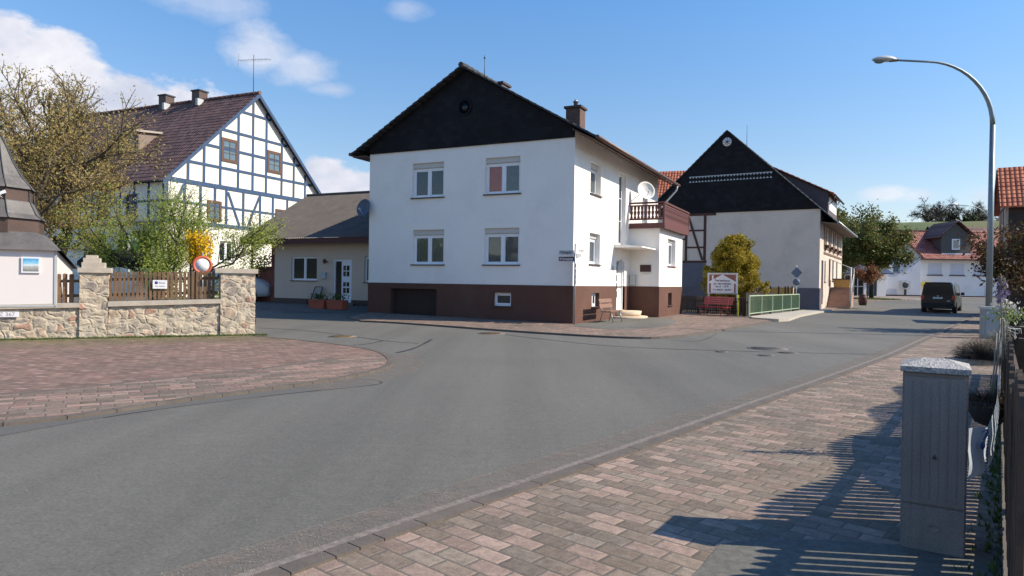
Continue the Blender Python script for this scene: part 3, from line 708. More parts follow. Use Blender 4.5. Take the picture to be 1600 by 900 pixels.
MB().prism([(0, 4.85, 3.12), (AX1-.15, 4.85, 3.12), (AX1-.15, 4.85, 3.17), (0, 4.85, 3.27)], (0, AY0-4.85-.002, 0)).build('porch_canopy', M_plast, H)
mb = MB(); mb.lathe((.0, 6.0, -.02), [(1.15, 0), (1.2, .13), (1.18, .15), (0, .15)], 32); mb.lathe((.0, 6.1, .13), [(.85, 0), (.9, .22), (0, .22)], 32)
mb.build('door_step', M_sandstep, H)
MB().box(.62, 1.02, AY0-.04, AY0-.001, 2.05, 2.05).box(.5, 1.0, AY0-.04, AY0, 2.12, 2.44).build('wall_plaque', mat('brown_plaque', (.05,.02,.018), .6, .05, 5, 0), H)
MB().box(.06, .32, AY0-.16, AY0-.002, 1.5, 1.95).box(.05, .33, AY0-.18, AY0-.002, 1.95, 1.97).build('mailbox', M_lgrey, H)
text('house_number', '15', .26, H, SY @ T((4.75, -.012, 2.2)), M_ink)
# white satellite dish
def dish(parent, c, n, r, m, arm_from, name='satellite_dish'):
    n = Vector(n).normalized(); c = Vector(c)
    mb = MB(); mb.lathe(c, [(0, -.0), (r*.5, .035*r/.45), (r*.85, .1*r/.45), (r, .15*r/.45), (r*1.01, .145*r/.45), (r*.85, .085*r/.45), (r*.5, .02*r/.45), (0, -.02)], 28, n)
    o = mb.build(name, m, parent)
    mb = MB(); f = c + n * r * 1.05 + Vector((0, 0, -r*.35)); mb.tube(c + Vector((0, 0, -r*.95)) + n*.05, f, .012); mb.tube(f, f - n*.12, .035); mb.build('feed_arm', M_lgrey, o)
    MB().tube(c - n*.02, arm_from, .02).build('bracket', M_lgrey, o)
dish(H, (.6, 7.5, 5.85), (.72, -.8, .3), .43, mat('white_dish', (.78,.77,.74), .5, .02, 3, 0), (.0, 8.0, 5.65))
dish(H, (-W1-.12, -.12, 4.62), (-.1, -1, .25), .38, mat('blue_grey_dish', (.075,.10,.15), .5, .05, 3, 0), (-W1, .15, 4.5))

# street name post at the corner
PS = thing('street_sign_post', 'thin grey post with street name plates and brown sign at the white house corner', 'street sign', (2.28, 24.85, 0))
MB().tube((0,0,-.05), (0,0,2.95), .03, .03, 10).lathe((0,0,2.95), [(.035,0), (.0,.05)], 10).build('post', M_metal, PS)
dA = Matrix.Rotation(R(-26.2+0), 4, 'Z')
def signplate(M, x0, x1, z0, z1, m, txt, mt, sz, name):
    s = MB(M).box(x0, x1, -.045, -.035, z0, z1); o = s.build(name, m, PS)
    text('lettering', txt, sz, o, M @ T(((x0+x1)/2+(.03 if '◄' in name else 0), -.047, (z0+z1)/2)), mt, .001, bold=.002)
    return o
signplate(dA, -.62, -.03, 2.6, 2.74, mat('grey_plate', (.42,.45,.46), .5, .03, 5, 0), 'Thingstr.', M_ink, .14, 'name_plate')
o = signplate(dA, -.62, -.02, 2.36, 2.51, mat('brown_plate', (.07,.022,.02), .5, .03, 5, 0), '   Synagoge', M_wht, .115, 'direction_plate')
MB(dA).prism([(-.6, -.05, 2.435), (-.52, -.05, 2.395), (-.52, -.05, 2.475)], (0, .004, 0)).build('arrow', M_wht, o)
dB = Matrix.Rotation(R(90-26.2), 4, 'Z')
signplate(dB, .04, .95, 2.68, 2.84, M_wht, 'Gartenstr.', M_grey_ink, .15, 'name_plate')
signplate(dB, .04, .5, 2.5, 2.64, M_lgrey, '15 - 29', M_grey_ink, .12, 'number_plate')
dC = Matrix.Rotation(R(84), 4, 'Z')
mb = MB(dC)
for k in range(4): mb.box(-.3, .3, -.05, -.04, 1.52+k*.2, 1.69+k*.2)
mb.box(.0, .04, -.052, -.038, 1.5, 2.3); mb.build('edge_on_plates', M_darkm, PS)

# brown bench
def bench(name, label, loc, rz, m, ml, L=1.55):
    o = thing(name, label, 'bench', loc, rz)
    s = MB()
    for k in range(3): s.box(-L/2, L/2, -.42+k*.14, -.42+k*.14+.115, .42, .45)
    s.build('seat', m, o)
    s = MB()
    for k in range(2 if m is not M_redp else 4):
        st = .2 if m is not M_redp else .1
        s.prism([(-L/2, .0+.03*k, .56+k*st), (-L/2, .03+.03*k, .56+k*st), (-L/2, .07+.03*k, .56+k*st+st*.72), (-L/2, .04+.03*k, .56+k*st+st*.72)], (L, 0, 0))
    s.build('backrest', m, o)
    for x in (-L*.36, L*.36):
        q = MB(); q.path([(x, -.46, 0), (x, -.36, .4)], .022); q.path([(x, .08, 0), (x, -.02, .4), (x, .12, .88)], .02); q.path([(x, -.4, .41), (x, .0, .41)], .018)
        q.build('leg', ml, o)
    return o
MBN = mat('faded_bench_wood', (.21,.115,.08), .7, .12, 5, .1)
bench('park_bench', 'brown slatted bench in front of the white house wall, beside the door step', (3.72, 26.75, .056), R(90-26.2), MBN, M_metal)
bench('park_bench', 'dark red slatted bench beneath the holiday home sign', (10.15, 33.75, .05), R(-62), M_redp, M_redp, 1.9)

# ================================================================ low house with corrugated roof
LH = thing('outbuilding', 'low cream house with grey corrugated roof between timbered farmhouse and white house', 'house', (-6.67, 31.99, .31), az_rot(A)); LH.scale = (.8, .8, .8)
lh = MB(); lh.wall(-7.5, 4.5, .35, 3.95, [(-6.1, -4.02, 1.47, 2.95), (-2.7, -1.35, .2, 2.75), (-.4, 1.1, 1.42, 2.95)], .15)
lh.box(-7.5, -7.48, 0.01, 6, 0, 3.95); lh.face([(-7.5, 6, 0), (4.5, 6, 0), (4.5, 6, 6.8), (-7.5, 6, 6.8)]); lh.build('wall', mat('beige_plaster', (.62,.49,.39), .9, .03, 1, .2, 60), LH)
MB(T((0, -.02, 0))).wall(-7.52, -2.7, -.05, .348).build('plinth', M_sill, LH)
MB(T((0, -.02, 0))).wall(-1.35, 4.5, -.05, .348).build('plinth', M_sill, LH)
window(LH, FRONT, -6.1, 1.47, 2.08, 1.48, 2, 0, .1, curtain=M_curtd); window(LH, FRONT, -.4, 1.42, 1.5, 1.5, 2, 0, .1, curtain=M_curtd)
d = MB().box(-2.7, -2.62, .03, .12, .2, 2.75).box(-1.43, -1.35, .03, .12, .2, 2.75).box(-2.62, -1.43, .03, .12, 2.65, 2.75).box(-2.15, -1.43, .06, .11, .2, 2.65); do = d.build('door', M_white, LH)
mb = MB()
for (xx, zz, h) in [(-2.02, .75, .32), (-2.02, 1.15, .25), (-2.02, 1.75, .3), (-2.02, 2.1, .3), (-1.76, .75, .32), (-1.76, 1.15, .25), (-1.76, 1.75, .3), (-1.76, 2.1, .3)]: mb.box(xx, xx+.2, .05, .062, zz, zz+h)
mb.build('pane', M_dglass, do); MB().box(-2.6, -2.17, .1, .12, .22, 2.63).build('side_light', M_dglass, do)
MB().box(-2.9, -1.2, -.6, 0, -.05, .17).build('door_step', M_conc, LH)
rf = MB(); n = 96; x0, x1 = -9.75, 4.6; ye, ze, yr, zr = -.9, 3.98, 5.2, 7.5
for sgn in (0, 1):
    for i in range(n * 2):
        xa = x0 + (x1-x0)*i/(n*2); xb = x0 + (x1-x0)*(i+1)/(n*2); ca = .035*(i % 2); cb = .035*((i+1) % 2)
        a0, a1 = ((ye, ze), (yr, zr)) if sgn == 0 else ((11.2, ze), (yr, zr))
        for j in range(2):
            q0 = (a0[0]+(a1[0]-a0[0])*j/2, a0[1]+(a1[1]-a0[1])*j/2 - (.0 if j else 0) + (.02 if j == 1 else 0)); q1 = (a0[0]+(a1[0]-a0[0])*(j+1)/2, a0[1]+(a1[1]-a0[1])*(j+1)/2 + (.05 if j == 0 else 0))
            q1 = (q1[0], q1[1]-(.03 if j == 0 else 0))
            rf.face([(xa, q0[0], q0[1]+ca+(.03 if j == 0 else .0)), (xb, q0[0], q0[1]+cb+(.03 if j == 0 else .0)), (xb, q1[0], q1[1]+cb), (xa, q1[0], q1[1]+ca)])
rf.tube((x0, yr, zr+.05), (x1, yr, zr+.05), .09, .09, 8)
rf.build('roof', M_corr, LH)
fa = MB().box(x0+.1, x1, ye+.05, ye+.11, ze-.28, ze+.045); fa.box(x0+.1, x1, ye+.14, .0, ze-.12, ze-.09)
fa.prism([(x0+.05, ye+.1, ze-.2), (x0+.05, yr, zr-.2), (x0+.05, yr, zr-.02), (x0+.05, ye+.1, ze-.02)], (.05, 0, 0)); fa.build('fascia', mat('dark_red_fascia', (.09,.028,.024), .7, .1, 4, 0), LH)
MB().tube((x0+.4, -.1, 0), (x0+.4, -.1, 3.8), .07).build('porch_post', M_wood, LH)
mb = MB().box(-3.32, -3.2, -.12, 0, 2.6, 2.68); mb.lathe((-3.26, -.2, 2.5), [(.02,0), (.09,.05), (.11,.2), (.03,.3)], 8); mb.build('wall_lamp', M_brownf, LH)
MB().box(-3.6, -3.25, -.14, -.002, 1.6, 1.95).box(-3.62, -3.23, -.16, -.002, 1.95, 1.98).build('mailbox', M_lgrey, LH)
# things in the yard
def loc(A, O, x, y): a = R(A); return (O[0] + x*cos(a) + y*sin(a), O[1] - x*sin(a) + y*cos(a))
O2 = (-6.67, 31.99)
x, y = loc(A, O2, -2.92, -.4)
bo = thing('notice_board', 'small framed board leaning on the wall between window and white door', 'board', (x, y, .31), az_rot(A)+.1); bo.scale = (.8, .8, .8)
mb = MB(); mb.bar((-.28, -.1, .3), (-.2, .25, 1.1), .05, .04); mb.bar((.28, -.1, .3), (.32, .25, 1.1), .05, .04); mb.bar((-.2, .25, 1.1), (.32, .25, 1.1), .05, .04); mb.bar((-.28, -.1, .3), (.28, -.1, .3), .05, .04); mb.build('frame', M_sill, bo)
mb = MB(); mb.face([(-.26, -.08, .32), (.27, -.08, .32), (.3, .24, 1.08), (-.19, .24, 1.08)]); mb.build('panel', M_conc, bo)
mb = MB().box(-.45, .5, -.25, .25, 0, .3); mb.build('stand', M_rub, bo)
def leaves(mb, pts, s0, s1, rng, up=0):
    """many small leaf-sized quads round the given points"""
    P = np.array(pts); n = len(P)
    a = rng.normal(size=(n, 3)); a /= np.linalg.norm(a, axis=1)[:, None]; a[:, 2] *= (1 - up)
    b = np.cross(a, rng.normal(size=(n, 3))); b /= (np.linalg.norm(b, axis=1)[:, None] + 1e-9)
    s = rng.uniform(s0, s1, size=(n, 1)); a = a * s; b = b * s * .55
    Q = np.stack([P - a, P + b, P + a, P - b], 1).reshape(-1, 3)
    base = len(mb.v); mb.v += [tuple(q) for q in Q.tolist()]
    mb.f += [[base+4*i, base+4*i+1, base+4*i+2, base+4*i+3] for i in range(n)]; mb.sm += [False]*n
    return mb
rng = np.random.default_rng(5)
M_leafg = leafmat('green_leaves', [(.035,.06,.015), (.07,.11,.025), (.12,.16,.04)])
for k, (xx, lab) in enumerate([(-1.35, 'left terracotta flower box beside the white door of the low house'), (-.3, 'right terracotta flower box, nearest the white house')]):
    x, y = loc(A, O2, xx, -1.9)
    o = thing('planter_box', lab, 'planter', (x, y, .22), az_rot(A), 'terracotta flower boxes')
    MB().prism([(-.40,-.2,0), (.40,-.2,0), (.46,-.2,.42), (-.46,-.2,.42)], (0, .4, 0)).build('trough', M_terra, o)
    pts = rng.normal(size=(160, 3)) * (.3, .12, .1) *.8 + (0, 0, .55); leaves(MB(), pts, .03, .07, rng).build('plant', M_leafg, o)

# ================================================================ timbered farmhouse
HT = thing('timbered_farmhouse', 'tall white half-timbered farmhouse with blue-grey beams and brown tiled roof, at left', 'house', (-21.11, 41.4, 0), az_rot(24.1))
gw, gz, zr_, sl = 14.46, 5.0, 14.4, .93
cy = gw/2
mb = MB(); mb.M = SIDE(0); mb.wall(0, gw, -.1, 7.68, [(4.2, 5.4, 2.6, 4.0)], .2)
mb.face([(0, 0, 7.68), (gw, 0, 7.68), (cy, 0, zr_-.05)])
mb.M = Matrix(); mb.wall(-19, 0, -.1, 7.6, [(-7.1, -5.5, .3, 4.25), (-10.7, -9.2, 3.0, 4.2), (-2.9, -1.2, 2.9, 4.4), (-6.3, -5.0, 5.3, 6.7), (-3.6, -2.4, 5.3, 6.7), (-10, -8.7, 5.3, 6.7)], .2)
mb.face([(-19, 0, 0), (-19, gw, 0), (-19, gw, 7.6), (-19, cy, zr_), (-19, 0, 7.6)]); mb.face([(-19, gw, 0), (0, gw, 0), (0, gw, 7.6), (-19, gw, 7.6)])
mb.build('wall', M_plastw, HT)
tb = MB(SIDE(0)); TH = -.035
def V(x, z0, z1, w=.19): tb.box(x-w/2, x+w/2, TH, .01, z0, z1)
def Hb(z, x0, x1, w=.18): tb.box(x0, x1, TH-.006, .01, z-w/2, z+w/2)
def half(z): return (zr_ - z)/sl - .12
rk = lambda x: zr_ - abs(x-cy)*sl - .12
for z in (12.95, 11.4, 10.15, 8.85): Hb(z, cy-half(z), cy+half(z))
Hb(7.56, .02, gw-.02, .28); Hb(5.0, .02, gw-.02, .24); Hb(6.25, .02, gw-.02, .14)
for dxv in (-4.38, -3.07, -1.55, -.24, 1.03, 2.58, 3.85, 5.1, -5.6): V(cy+dxv, 7.7, rk(cy+dxv))
for xv in (.12, 1.4, 2.6, 3.75, cy-2.54, cy-1.06, cy+.49, cy+1.73, cy+3.2, cy+4.6, cy+5.8, gw-.12): V(xv, 5.12, 7.42)
for a, b_ in (((cy-2.4, 7.3), (cy-1.38, 5.1)), ((cy+.4, 7.3), (cy-.67, 5.1)), ((cy+4.5, 7.3), (cy+3.4, 5.1)), ((.3, 5.15), (1.3, 7.3))): tb.bar((a[0], -.02, a[1]), (b_[0], -.02, b_[1]), .17, .05, (1, 0, 0) if 0 else (0, 1, 0))
tb.M = Matrix()
for z, ww in ((7.45, .25), (4.85, .24), (6.2, .14)): tb.box(-19, 0, -.04, .01, z-ww/2, z+ww/2)
for k in range(15): tb.box(-.1-k*1.3-.09, -.1-k*1.3+.09, -.034, .01, 4.97, 7.32)
tb.build('timber_frame', M_blue, HT)
for (x, z, w_, h_) in ((cy-3.02, 9.3, 1.42, 1.58), (cy+1.1, 9.2, 1.42, 1.58)):
    window(HT, SIDE(0), x, z, w_, h_, 1, 0, .1, glass=M_bglass, frame=M_brownf, sill=None, munt=(1, 2), fw_=.2, proud=.06)
for (x, z) in ((cy+1.9, 5.3), (cy-4.2, 5.25)): window(HT, SIDE(0), x+.1, z, 1.15, 1.35, 1, 0, .1, glass=M_bglass, frame=M_brownf, sill=None, munt=(1, 1), fw_=.17, proud=.06)
window(HT, SIDE(0), 4.2, 2.6, 1.2, 1.4, 2, 0, .12, glass=M_dglass)
for (x, z, w_, h_) in ((-10.7, 3.0, 1.5, 1.2), (-2.9, 2.9, 1.7, 1.5), (-6.3, 5.3, 1.3, 1.4), (-3.6, 5.3, 1.2, 1.4), (-10, 5.3, 1.3, 1.4)): window(HT, FRONT, x, z, w_, h_, 2, 0, .12, glass=M_dglass, frame=M_brownf)
d = MB().box(-7.1, -5.5, .12, .16, .3, 4.25)
for k in range(8):
    d.box(-7.25-.1*(k % 2), -7.1, -.03, .0, .3+k*.5, .72+k*.5); d.box(-5.5, -5.35+.1*(k % 2), -.03, .0, .3+k*.5, .72+k*.5)
d.build('door', M_wood, HT)
mb = MB().box(-8.0, -7.9, -.25, 0, 3.5, 3.58); mb.lathe((-7.95, -.3, 3.2), [(.02,0), (.16,.1), (.18,.35), (.03,.5)], 8); mb.build('wall_lantern', M_darkm, HT)
rf = MB(); courses(rf, -19.3, .32, (-.42, zr_-(cy+.42)*sl+.08), (cy, zr_+.08), 26); courses(rf, -19.3, .32, (gw+.42, zr_-(cy+.42)*sl+.08), (cy, zr_+.08), 26)
for k in range(46): rf.tube((-19.3+k*.427, cy, zr_+.12), (-19.3+k*.427+.46, cy, zr_+.14), .12, .14, 8)
rf.build('roof', M_purptile, HT)
vb = MB()
for s in (1, -1):
    y0_ = cy + s*(cy+.42); z0_ = zr_-(cy+.42)*sl+.02
    vb.prism([(.3, cy, zr_+.1), (.3, y0_, z0_+.08), (.3, y0_, z0_-.2), (.3, cy, zr_-.2)], (.06, 0, 0))
vb.build('bargeboard', M_blue, HT)
for x in (-8.9, -5.45): 
    o = chimney(HT, x, cy, 14.0, 15.15, .75, .75, M_slatebr, M_darkm)
    mb = MB().box(x+.38, x+.6, cy-.7, cy+.3, 14.0, 14.5); mb.build('flashing', M_lgrey, o)
# shed dormer
dz0, dz1 = 10.05, 11.4
dm = MB().prism([(-8.3, 2.3, dz0-.2), (-8.3, 2.3, dz1-.15), (-8.3, 4.2, dz1)], (2.9, 0, 0)); do = dm.build('dormer', mat('dormer_sheet', (.20,.15,.13), .7, .1, 3, .1), HT)
MB().prism([(-8.5, 2.0, dz1-.22), (-8.5, 2.0, dz1-.08), (-8.5, 4.6, dz1+.2), (-8.5, 4.6, dz1+.08)], (3.3, 0, 0)).build('dormer_roof', M_conc, do)
MB().box(-8.2, -7.2, 2.26, 2.3, dz0, dz1-.3).build('dormer_window', M_dglass, do)
an = MB().tube((-.35, cy+.1, 14.2), (-.35, cy+.1, 17.3), .025, .02, 6)
an.tube((-1.75, cy+.1-.1, 17.05), (1.15, cy+.2, 16.85), .012, .012, 5)
for k in range(9): xk = -1.5+k*.3; an.tube((xk, cy-.15, 17.0-.02*k), (xk, cy+.45, 17.0-.02*k), .008, .008, 4)
an.tube((-1.75, cy, 16.6), (-1.65, cy, 17.55), .01, .01, 4)
an.build('antenna', M_darkm, HT)

# ================================================================ black-gabled barn house
BA = 31.0
BH = thing('gabled_barn', 'old rendered barn with black slate gable and white rosette, right of the white house', 'house', (19.66, 43.72, 0), az_rot(BA))
bw, bl = 11.84, 14.0; bc = -bw/2
mb = MB(); mb.wall(-7.25, 0, 1.4, 6.55); mb.wall(-bw, -7.25, -.1, 6.55)
mb.build('wall', M_plasto, BH)
mb = MB(SIDE(0)); mb.wall(0, bl, -.1, 6.6, [(1.0, 2.0, .4, 3.3), (2.6, 3.3, 1.9, 3.3), (5.1, 6.1, 1.6, 3.5), (7.2, 8.2, 2.0, 3.5), (9.8, 10.8, 2.0, 3.5), (2.4, 3.3, 4.4, 5.5), (5.0, 5.9, 4.4, 5.5), (7.6, 8.5, 4.4, 5.5), (10.3, 11.2, 4.4, 5.5)], .18)
mb.M = Matrix(); mb.face([(-bw, bl, 0), (0, bl, 0), (0, bl, 6.6), (bc, bl, 12.1), (-bw, bl, 6.6)]); mb.face([(-bw, 0, 0), (-bw, bl, 0), (-bw, bl, 6.6), (-bw, 0, 6.6)])
mb.build('street_wall', mat('cream_render', (.58,.50,.43), .9, .06, 1.2, .3, 40, stain=(.25,.18,.14), stain_amt=.5), BH)
mb = MB().box(-1.22, .05, -.12, -.002, -.1, 1.46); mb.box(-bw, -1.22, -.05, -.002, -.1, 1.4); mb.box(.001, .06, 0, .9, -.1, 1.46)
mb.build('plinth', mat('purple_grey_base', (.14,.12,.135), .9, .08, 1, .3, 50), BH)
MB().box(-bw, -7.26, -.02, -.002, 1.4, 3.1).build('lower_wall', mat('dark_grey_paint', (.13,.135,.16), .9, .08, 2, .2, 40), BH)
mb = MB()
for (x0, x1, z0, z1) in ((-bw, -7.2, 3.1, 3.26), (-bw, -6.6, 6.38, 6.56), (-7.44, -7.26, 3.26, 6.38), (-8.75, -8.58, 3.26, 6.38), (-10.2, -10.0, 3.26, 6.38), (-8.58, -7.44, 4.12, 4.24), (-8.58, -7.44, 5.3, 5.42), (-10.0, -8.75, 4.7, 4.82)): mb.box(x0, x1, -.035, .0, z0, z1)
mb.bar((-8.5, -.03, 6.3), (-7.5, -.03, 3.3), .15, .04, (0, 1, 0))
mb.build('timber_frame', M_wood, BH)
MB().prism([(-bw, -.08, 6.56), (.05, -.08, 6.56), (bc, -.08, 12.1)], (0, .08, 0)).build('gable_cladding', M_black, BH)
ro = MB(T((bc, -.09, 11.35))); ro.lathe((0,0,0), [(.30,0), (.30,.015), (0,.015)], 24, (0,-1,0)); rr_ = ro.build('rosette', M_wht, BH)
mb = MB(T((bc, -.107, 11.35)))
for k in range(4): a = k*pi/4; mb.bar((-.25*cos(a), 0, -.25*sin(a)), (.25*cos(a), 0, .25*sin(a)), .035, .012, (0, 1, 0))
mb.build('rays', M_black, rr_)
mb = MB()
for k in range(26):
    x = -8.5 + k*.215
    mb.prism([(x, -.083, 9.1), (x+.17, -.083, 9.1), (x+.085, -.083, 8.98)], (0, -.012, 0)); mb.prism([(x, -.083, 8.72), (x+.17, -.083, 8.72), (x+.085, -.083, 8.84)], (0, -.012, 0))
mb.box(-8.5, -2.95, -.09, -.081, 9.1, 9.13); mb.build('ornament_strip', M_lgrey, BH)
rf = MB(); be = 1.0
coursesY(rf, -.22, bl+.3, (be, 12.15-(bw/2+be)*.94), (bc, 12.15), 26); coursesY(rf, -.22, bl+.3, (-bw-be, 12.15-(bw/2+be)*.94), (bc, 12.15), 26)
rf.build('roof', M_vertile, BH)
ez = 12.15-(bw/2+be)*.94
mb = MB(); mb.tube((be+.05, -.2, ez), (be+.05, bl+.3, ez), .08, .08, 8); mb.build('gutter', M_metal, BH)
MB().prism([(be, -.15, ez-.04), (0, -.15, ez+.06), (0, -.15, ez+.02), (be, -.15, ez-.08)], (0, bl+.3, 0)).build('soffit', mat('grey_boards', (.16,.12,.10), .9, .1, 3, .1), BH)
for (x, z, w_, h_) in ((2.4, 4.4, .9, 1.1), (5.0, 4.4, .9, 1.1), (7.6, 4.4, .9, 1.1), (10.3, 4.4, .9, 1.1), (2.6, 1.9, .7, 1.4), (7.2, 2.0, 1, 1.5), (9.8, 2.0, 1, 1.5)):
    fo = window(BH, SIDE(0), x, z, w_, h_, 2 if w_ > .8 else 1, 0, .1, glass=M_dglass, munt=(0, 1))
    if z > 4: MB(SIDE(0)).box(x-.1, x+w_+.1, -.28, -.08, z-.22, z-.04).build('flower_box', M_wood, fo)
MB(SIDE(0)).box(1.0, 2.0, .1, .15, .4, 3.3).build('door', M_wood, BH); MB(SIDE(0)).box(5.1, 6.1, .1, .15, 1.6, 3.5).build('door', M_wood, BH)
tb = MB(SIDE(0))
for z in (3.75, 4.1, 6.1): tb.box(2, bl, -.04, .0, z, z+.14)
for k in range(9): tb.box(2.0+k*1.35, 2.13+k*1.35, -.03, .0, 4.24, 6.1)
tb.build('timber_frame', mat('faded_timber', (.16,.09,.06), .8, .1, 4, .1), BH)
# red roofed shed dormer on the street slope
mb = MB().prism([(-3.9, 3.8, 9.6), (-3.6, 3.8, 9.95), (.02, 3.8, 8.05), (.02, 3.8, 6.5)], (0, 5.6, 0)); do = mb.build('dormer', mat('purple_slate_side', (.10,.075,.085), .8, .1, 3, .2), BH)
mb = MB(); coursesY(mb, 3.55, 9.7, (.4, 7.95), (-4.0, 10.25), 12); mb.build('dormer_roof', M_redtile, do)
MB(SIDE(.02)).box(4.3, 8.8, -.03, 0, 6.9, 7.8).build('dormer_window', M_white, do)
MB().tube((.45, 3.6, 7.85), (.45, 9.7, 7.85), .07, .07, 8).path([(.45, 3.75, 7.8), (.4, 3.75, 7.5), (.08, 3.75, 7.2)], .035, 6).build('dormer_gutter', M_darkm, do)
MB().tube((bc+1.0, 1.3, 11.1), (bc+1.0, 1.3, 12.7), .02, .012, 5).build('antenna', M_darkm, BH)
# outside stairs
st = thing('outdoor_steps', 'sandstone steps with white iron railing against the barn street wall', 'steps', (19.66, 43.72, 0), az_rot(BA))
mb = MB(); n = 8
for k in range(n): mb.box(.07, 1.45, 4.0+k*.3, 6.9, .1+k*.18, .1+(k+1)*.18 - (.0 if k == n-1 else -.0))
mb.build('steps', mat('red_sandstone', (.36,.22,.16), .9, .1, 3, .3), st)
mb = MB(); mb.tube((1.5, 4.0, .2), (1.5, 4.0, 2.9), .05, .05, 8); mb.tube((1.5, 6.3, 1.2), (1.5, 6.3, 2.9), .03, .03, 8); mb.tube((1.5, 4.0, 1.2), (1.5, 6.3, 2.5), .025); mb.tube((1.5, 3.9, 2.85), (.1, 4.4, 3.5), .025)
for k in range(6): mb.tube((1.5, 4.2+k*.38, .4+k*.2), (1.5, 4.2+k*.38, 1.3+k*.2), .012, .012, 5)
mb.build('railing', M_lgrey, st)
x, y = loc(BA, (19.66, 43.72), .75, 6.3)
pb = thing('yellow_bin', 'ochre yellow covered container standing at the top of the sandstone steps', 'container', (x, y, 1.54), az_rot(BA))
MB().prism([(-.5,-.25,0), (.5,-.25,0), (.55,-.3,.55), (-.55,-.3,.55)], (0, .6, 0)).build('tub', M_yelw, pb); MB().box(-.6, .6, -.36, .36, .55, .62).build('lid', M_sill, pb)
x, y = loc(BA, (19.66, 43.72), 2.2, 4.7)
pb = thing('rain_barrel', 'dark brown barrel standing beside the sandstone steps', 'barrel', (x, y, .33))
MB().lathe((0,0,0), [(.22,0), (.28,.25), (.28,.5), (.23,.7)], 16).build('body', M_wood, pb); MB().lathe((0,0,.7), [(.24,0), (.24,.04), (0,.06)], 16).build('lid', M_sill, pb)

# red-roofed house behind
RH = thing('farm_building', 'house with bright red tiled roof showing between white house and black gable', 'house', (12.2, 55, 0), az_rot(20))
mb = MB(); mb.box(-4, 4, 0, 8, 0, 6.6); mb.build('wall', M_plasto, RH)
mb = MB(); courses(mb, -4.3, 4.3, (-.4, 6.6), (4, 11.3), 18); courses(mb, -4.3, 4.3, (8.4, 6.6), (4, 11.3), 18); mb.build('roof', M_redtile, RH)
mb = MB(); mb.prism([(-4, 0, 6.6), (-4, 8, 6.6), (-4, 4, 10.8)], (8, 0, 0)); mb.build('gable', M_plasto, RH)

# ================================================================ far white house
FW = thing('house', 'far white house with red tiled roof and grey slate dormer behind the van', 'house', (51.8, 88, .5), 0)
sh = [(1.75, 3.55, 2.85, 4.35), (4.6, 6.4, 2.85, 4.35), (7.6, 9.4, 2.85, 4.35), (10.6, 12.4, 2.85, 4.35), (8.1, 9.2, -.02, 1.5), (10.9, 13.8, .1, 1.4)]
mb = MB(); mb.wall(0, 18, -.2, 5.0, sh, .2); mb.face([(0, 0, -.2), (0, 9, -.2), (0, 9, 5), (0, 4.5, 8.4), (0, 0, 5)]); mb.face([(18, 0, 0), (18, 9, 0), (18, 9, 5), (18, 4.5, 8.4), (18, 0, 5)]); mb.build('wall', M_plast, FW)
mb = MB().box(-.02, 18, -.03, -.001, -.2, .15); mb.build('plinth', M_plinth, FW)
for q in sh[:4]:
    s = MB().box(q[0], q[1], .06, .12, q[2], q[3]); o = s.build('shutter', mat('roller_shutter', (.62,.63,.66), .6, .03, 3, 0), FW); MB().box(q[0]-.1, q[1]+.1, -.1, .06, q[2]-.14, q[2]-.003).build('sill', M_sill, o)
MB().box(8.1, 9.2, .1, .16, -.02, 1.5).build('door', M_white, FW); window(FW, FRONT, 10.9, .1, 2.9, 1.3, 3, 0, .12, glass=M_dglass)
mb = MB(); courses(mb, -.4, 18.4, (-.6, 4.85), (4.5, 8.75), 18, lip=.06); courses(mb, -.4, 18.4, (9.6, 4.85), (4.5, 8.75), 18); mb.tube((-.4, 4.5, 8.8), (18.4, 4.5, 8.8), .13); mb.build('roof', M_farred, FW)
MB().box(-.4, 18.4, -.72, -.6, 4.7, 4.85).build('gutter', M_sill, FW)
sl_ = mat('grey_slates', (.085,.085,.08), .8, .15, 4, .3, 20)
mb = MB().prism([(3.6, .3, 5.6), (7.4, .3, 5.6), (7.4, .3, 7.9), (5.5, .3, 9.5), (3.6, .3, 7.9)], (0, 4.2, 0)); do = mb.build('dormer', sl_, FW)
mb = MB(); coursesY(mb, -.2, 5.0, (2.9, 7.65), (5.5, 9.85), 6); coursesY(mb, -.2, 5.0, (8.1, 7.65), (5.5, 9.85), 6); mb.build('dormer_roof', M_purptile, do)
window(do, T((0, .3, 0)), 4.95, 6.1, 1.05, 1.4, 1, 0, .1, glass=M_bglass, name='dormer_window', proud=.05, fw_=.16)
MB().box(3.6, 7.4, .2, .3, 5.5, 5.65).build('flashing', M_wht, do)
# white side wing, its shade put into the plaster colour
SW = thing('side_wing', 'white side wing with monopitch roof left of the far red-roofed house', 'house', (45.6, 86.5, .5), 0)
mb = MB(); mb.wall(0, 6.1, -.2, 4.2, [(2.6, 3.5, 3.0, 4.1)], .2); mb.face([(0, 0, 4.2), (6.1, 0, 4.2), (6.1, 0, 5.1), (3.3, 0, 7.7), (0, 0, 5.0)]); mb.box(0, .1, 0.01, 6, -.2, 4.5); mb.box(6.0, 6.1, .01, 1.45, 0, 5); mb.build('wall', mat('shaded_white_plaster', (.55,.57,.62), .9, .03, 1, .1), SW)
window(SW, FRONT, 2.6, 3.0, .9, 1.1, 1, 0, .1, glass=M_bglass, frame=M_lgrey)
mb = MB(); coursesY(mb, -.3, 6, (6.4, 4.9), (3.3, 7.9), 8); coursesY(mb, -.3, 6, (-.3, 4.9), (3.3, 7.9), 8); mb.build('roof', M_farred, SW); MB().box(0, 6.1, -.03, -.001, -.2, .2).build('plinth', M_sill, SW)
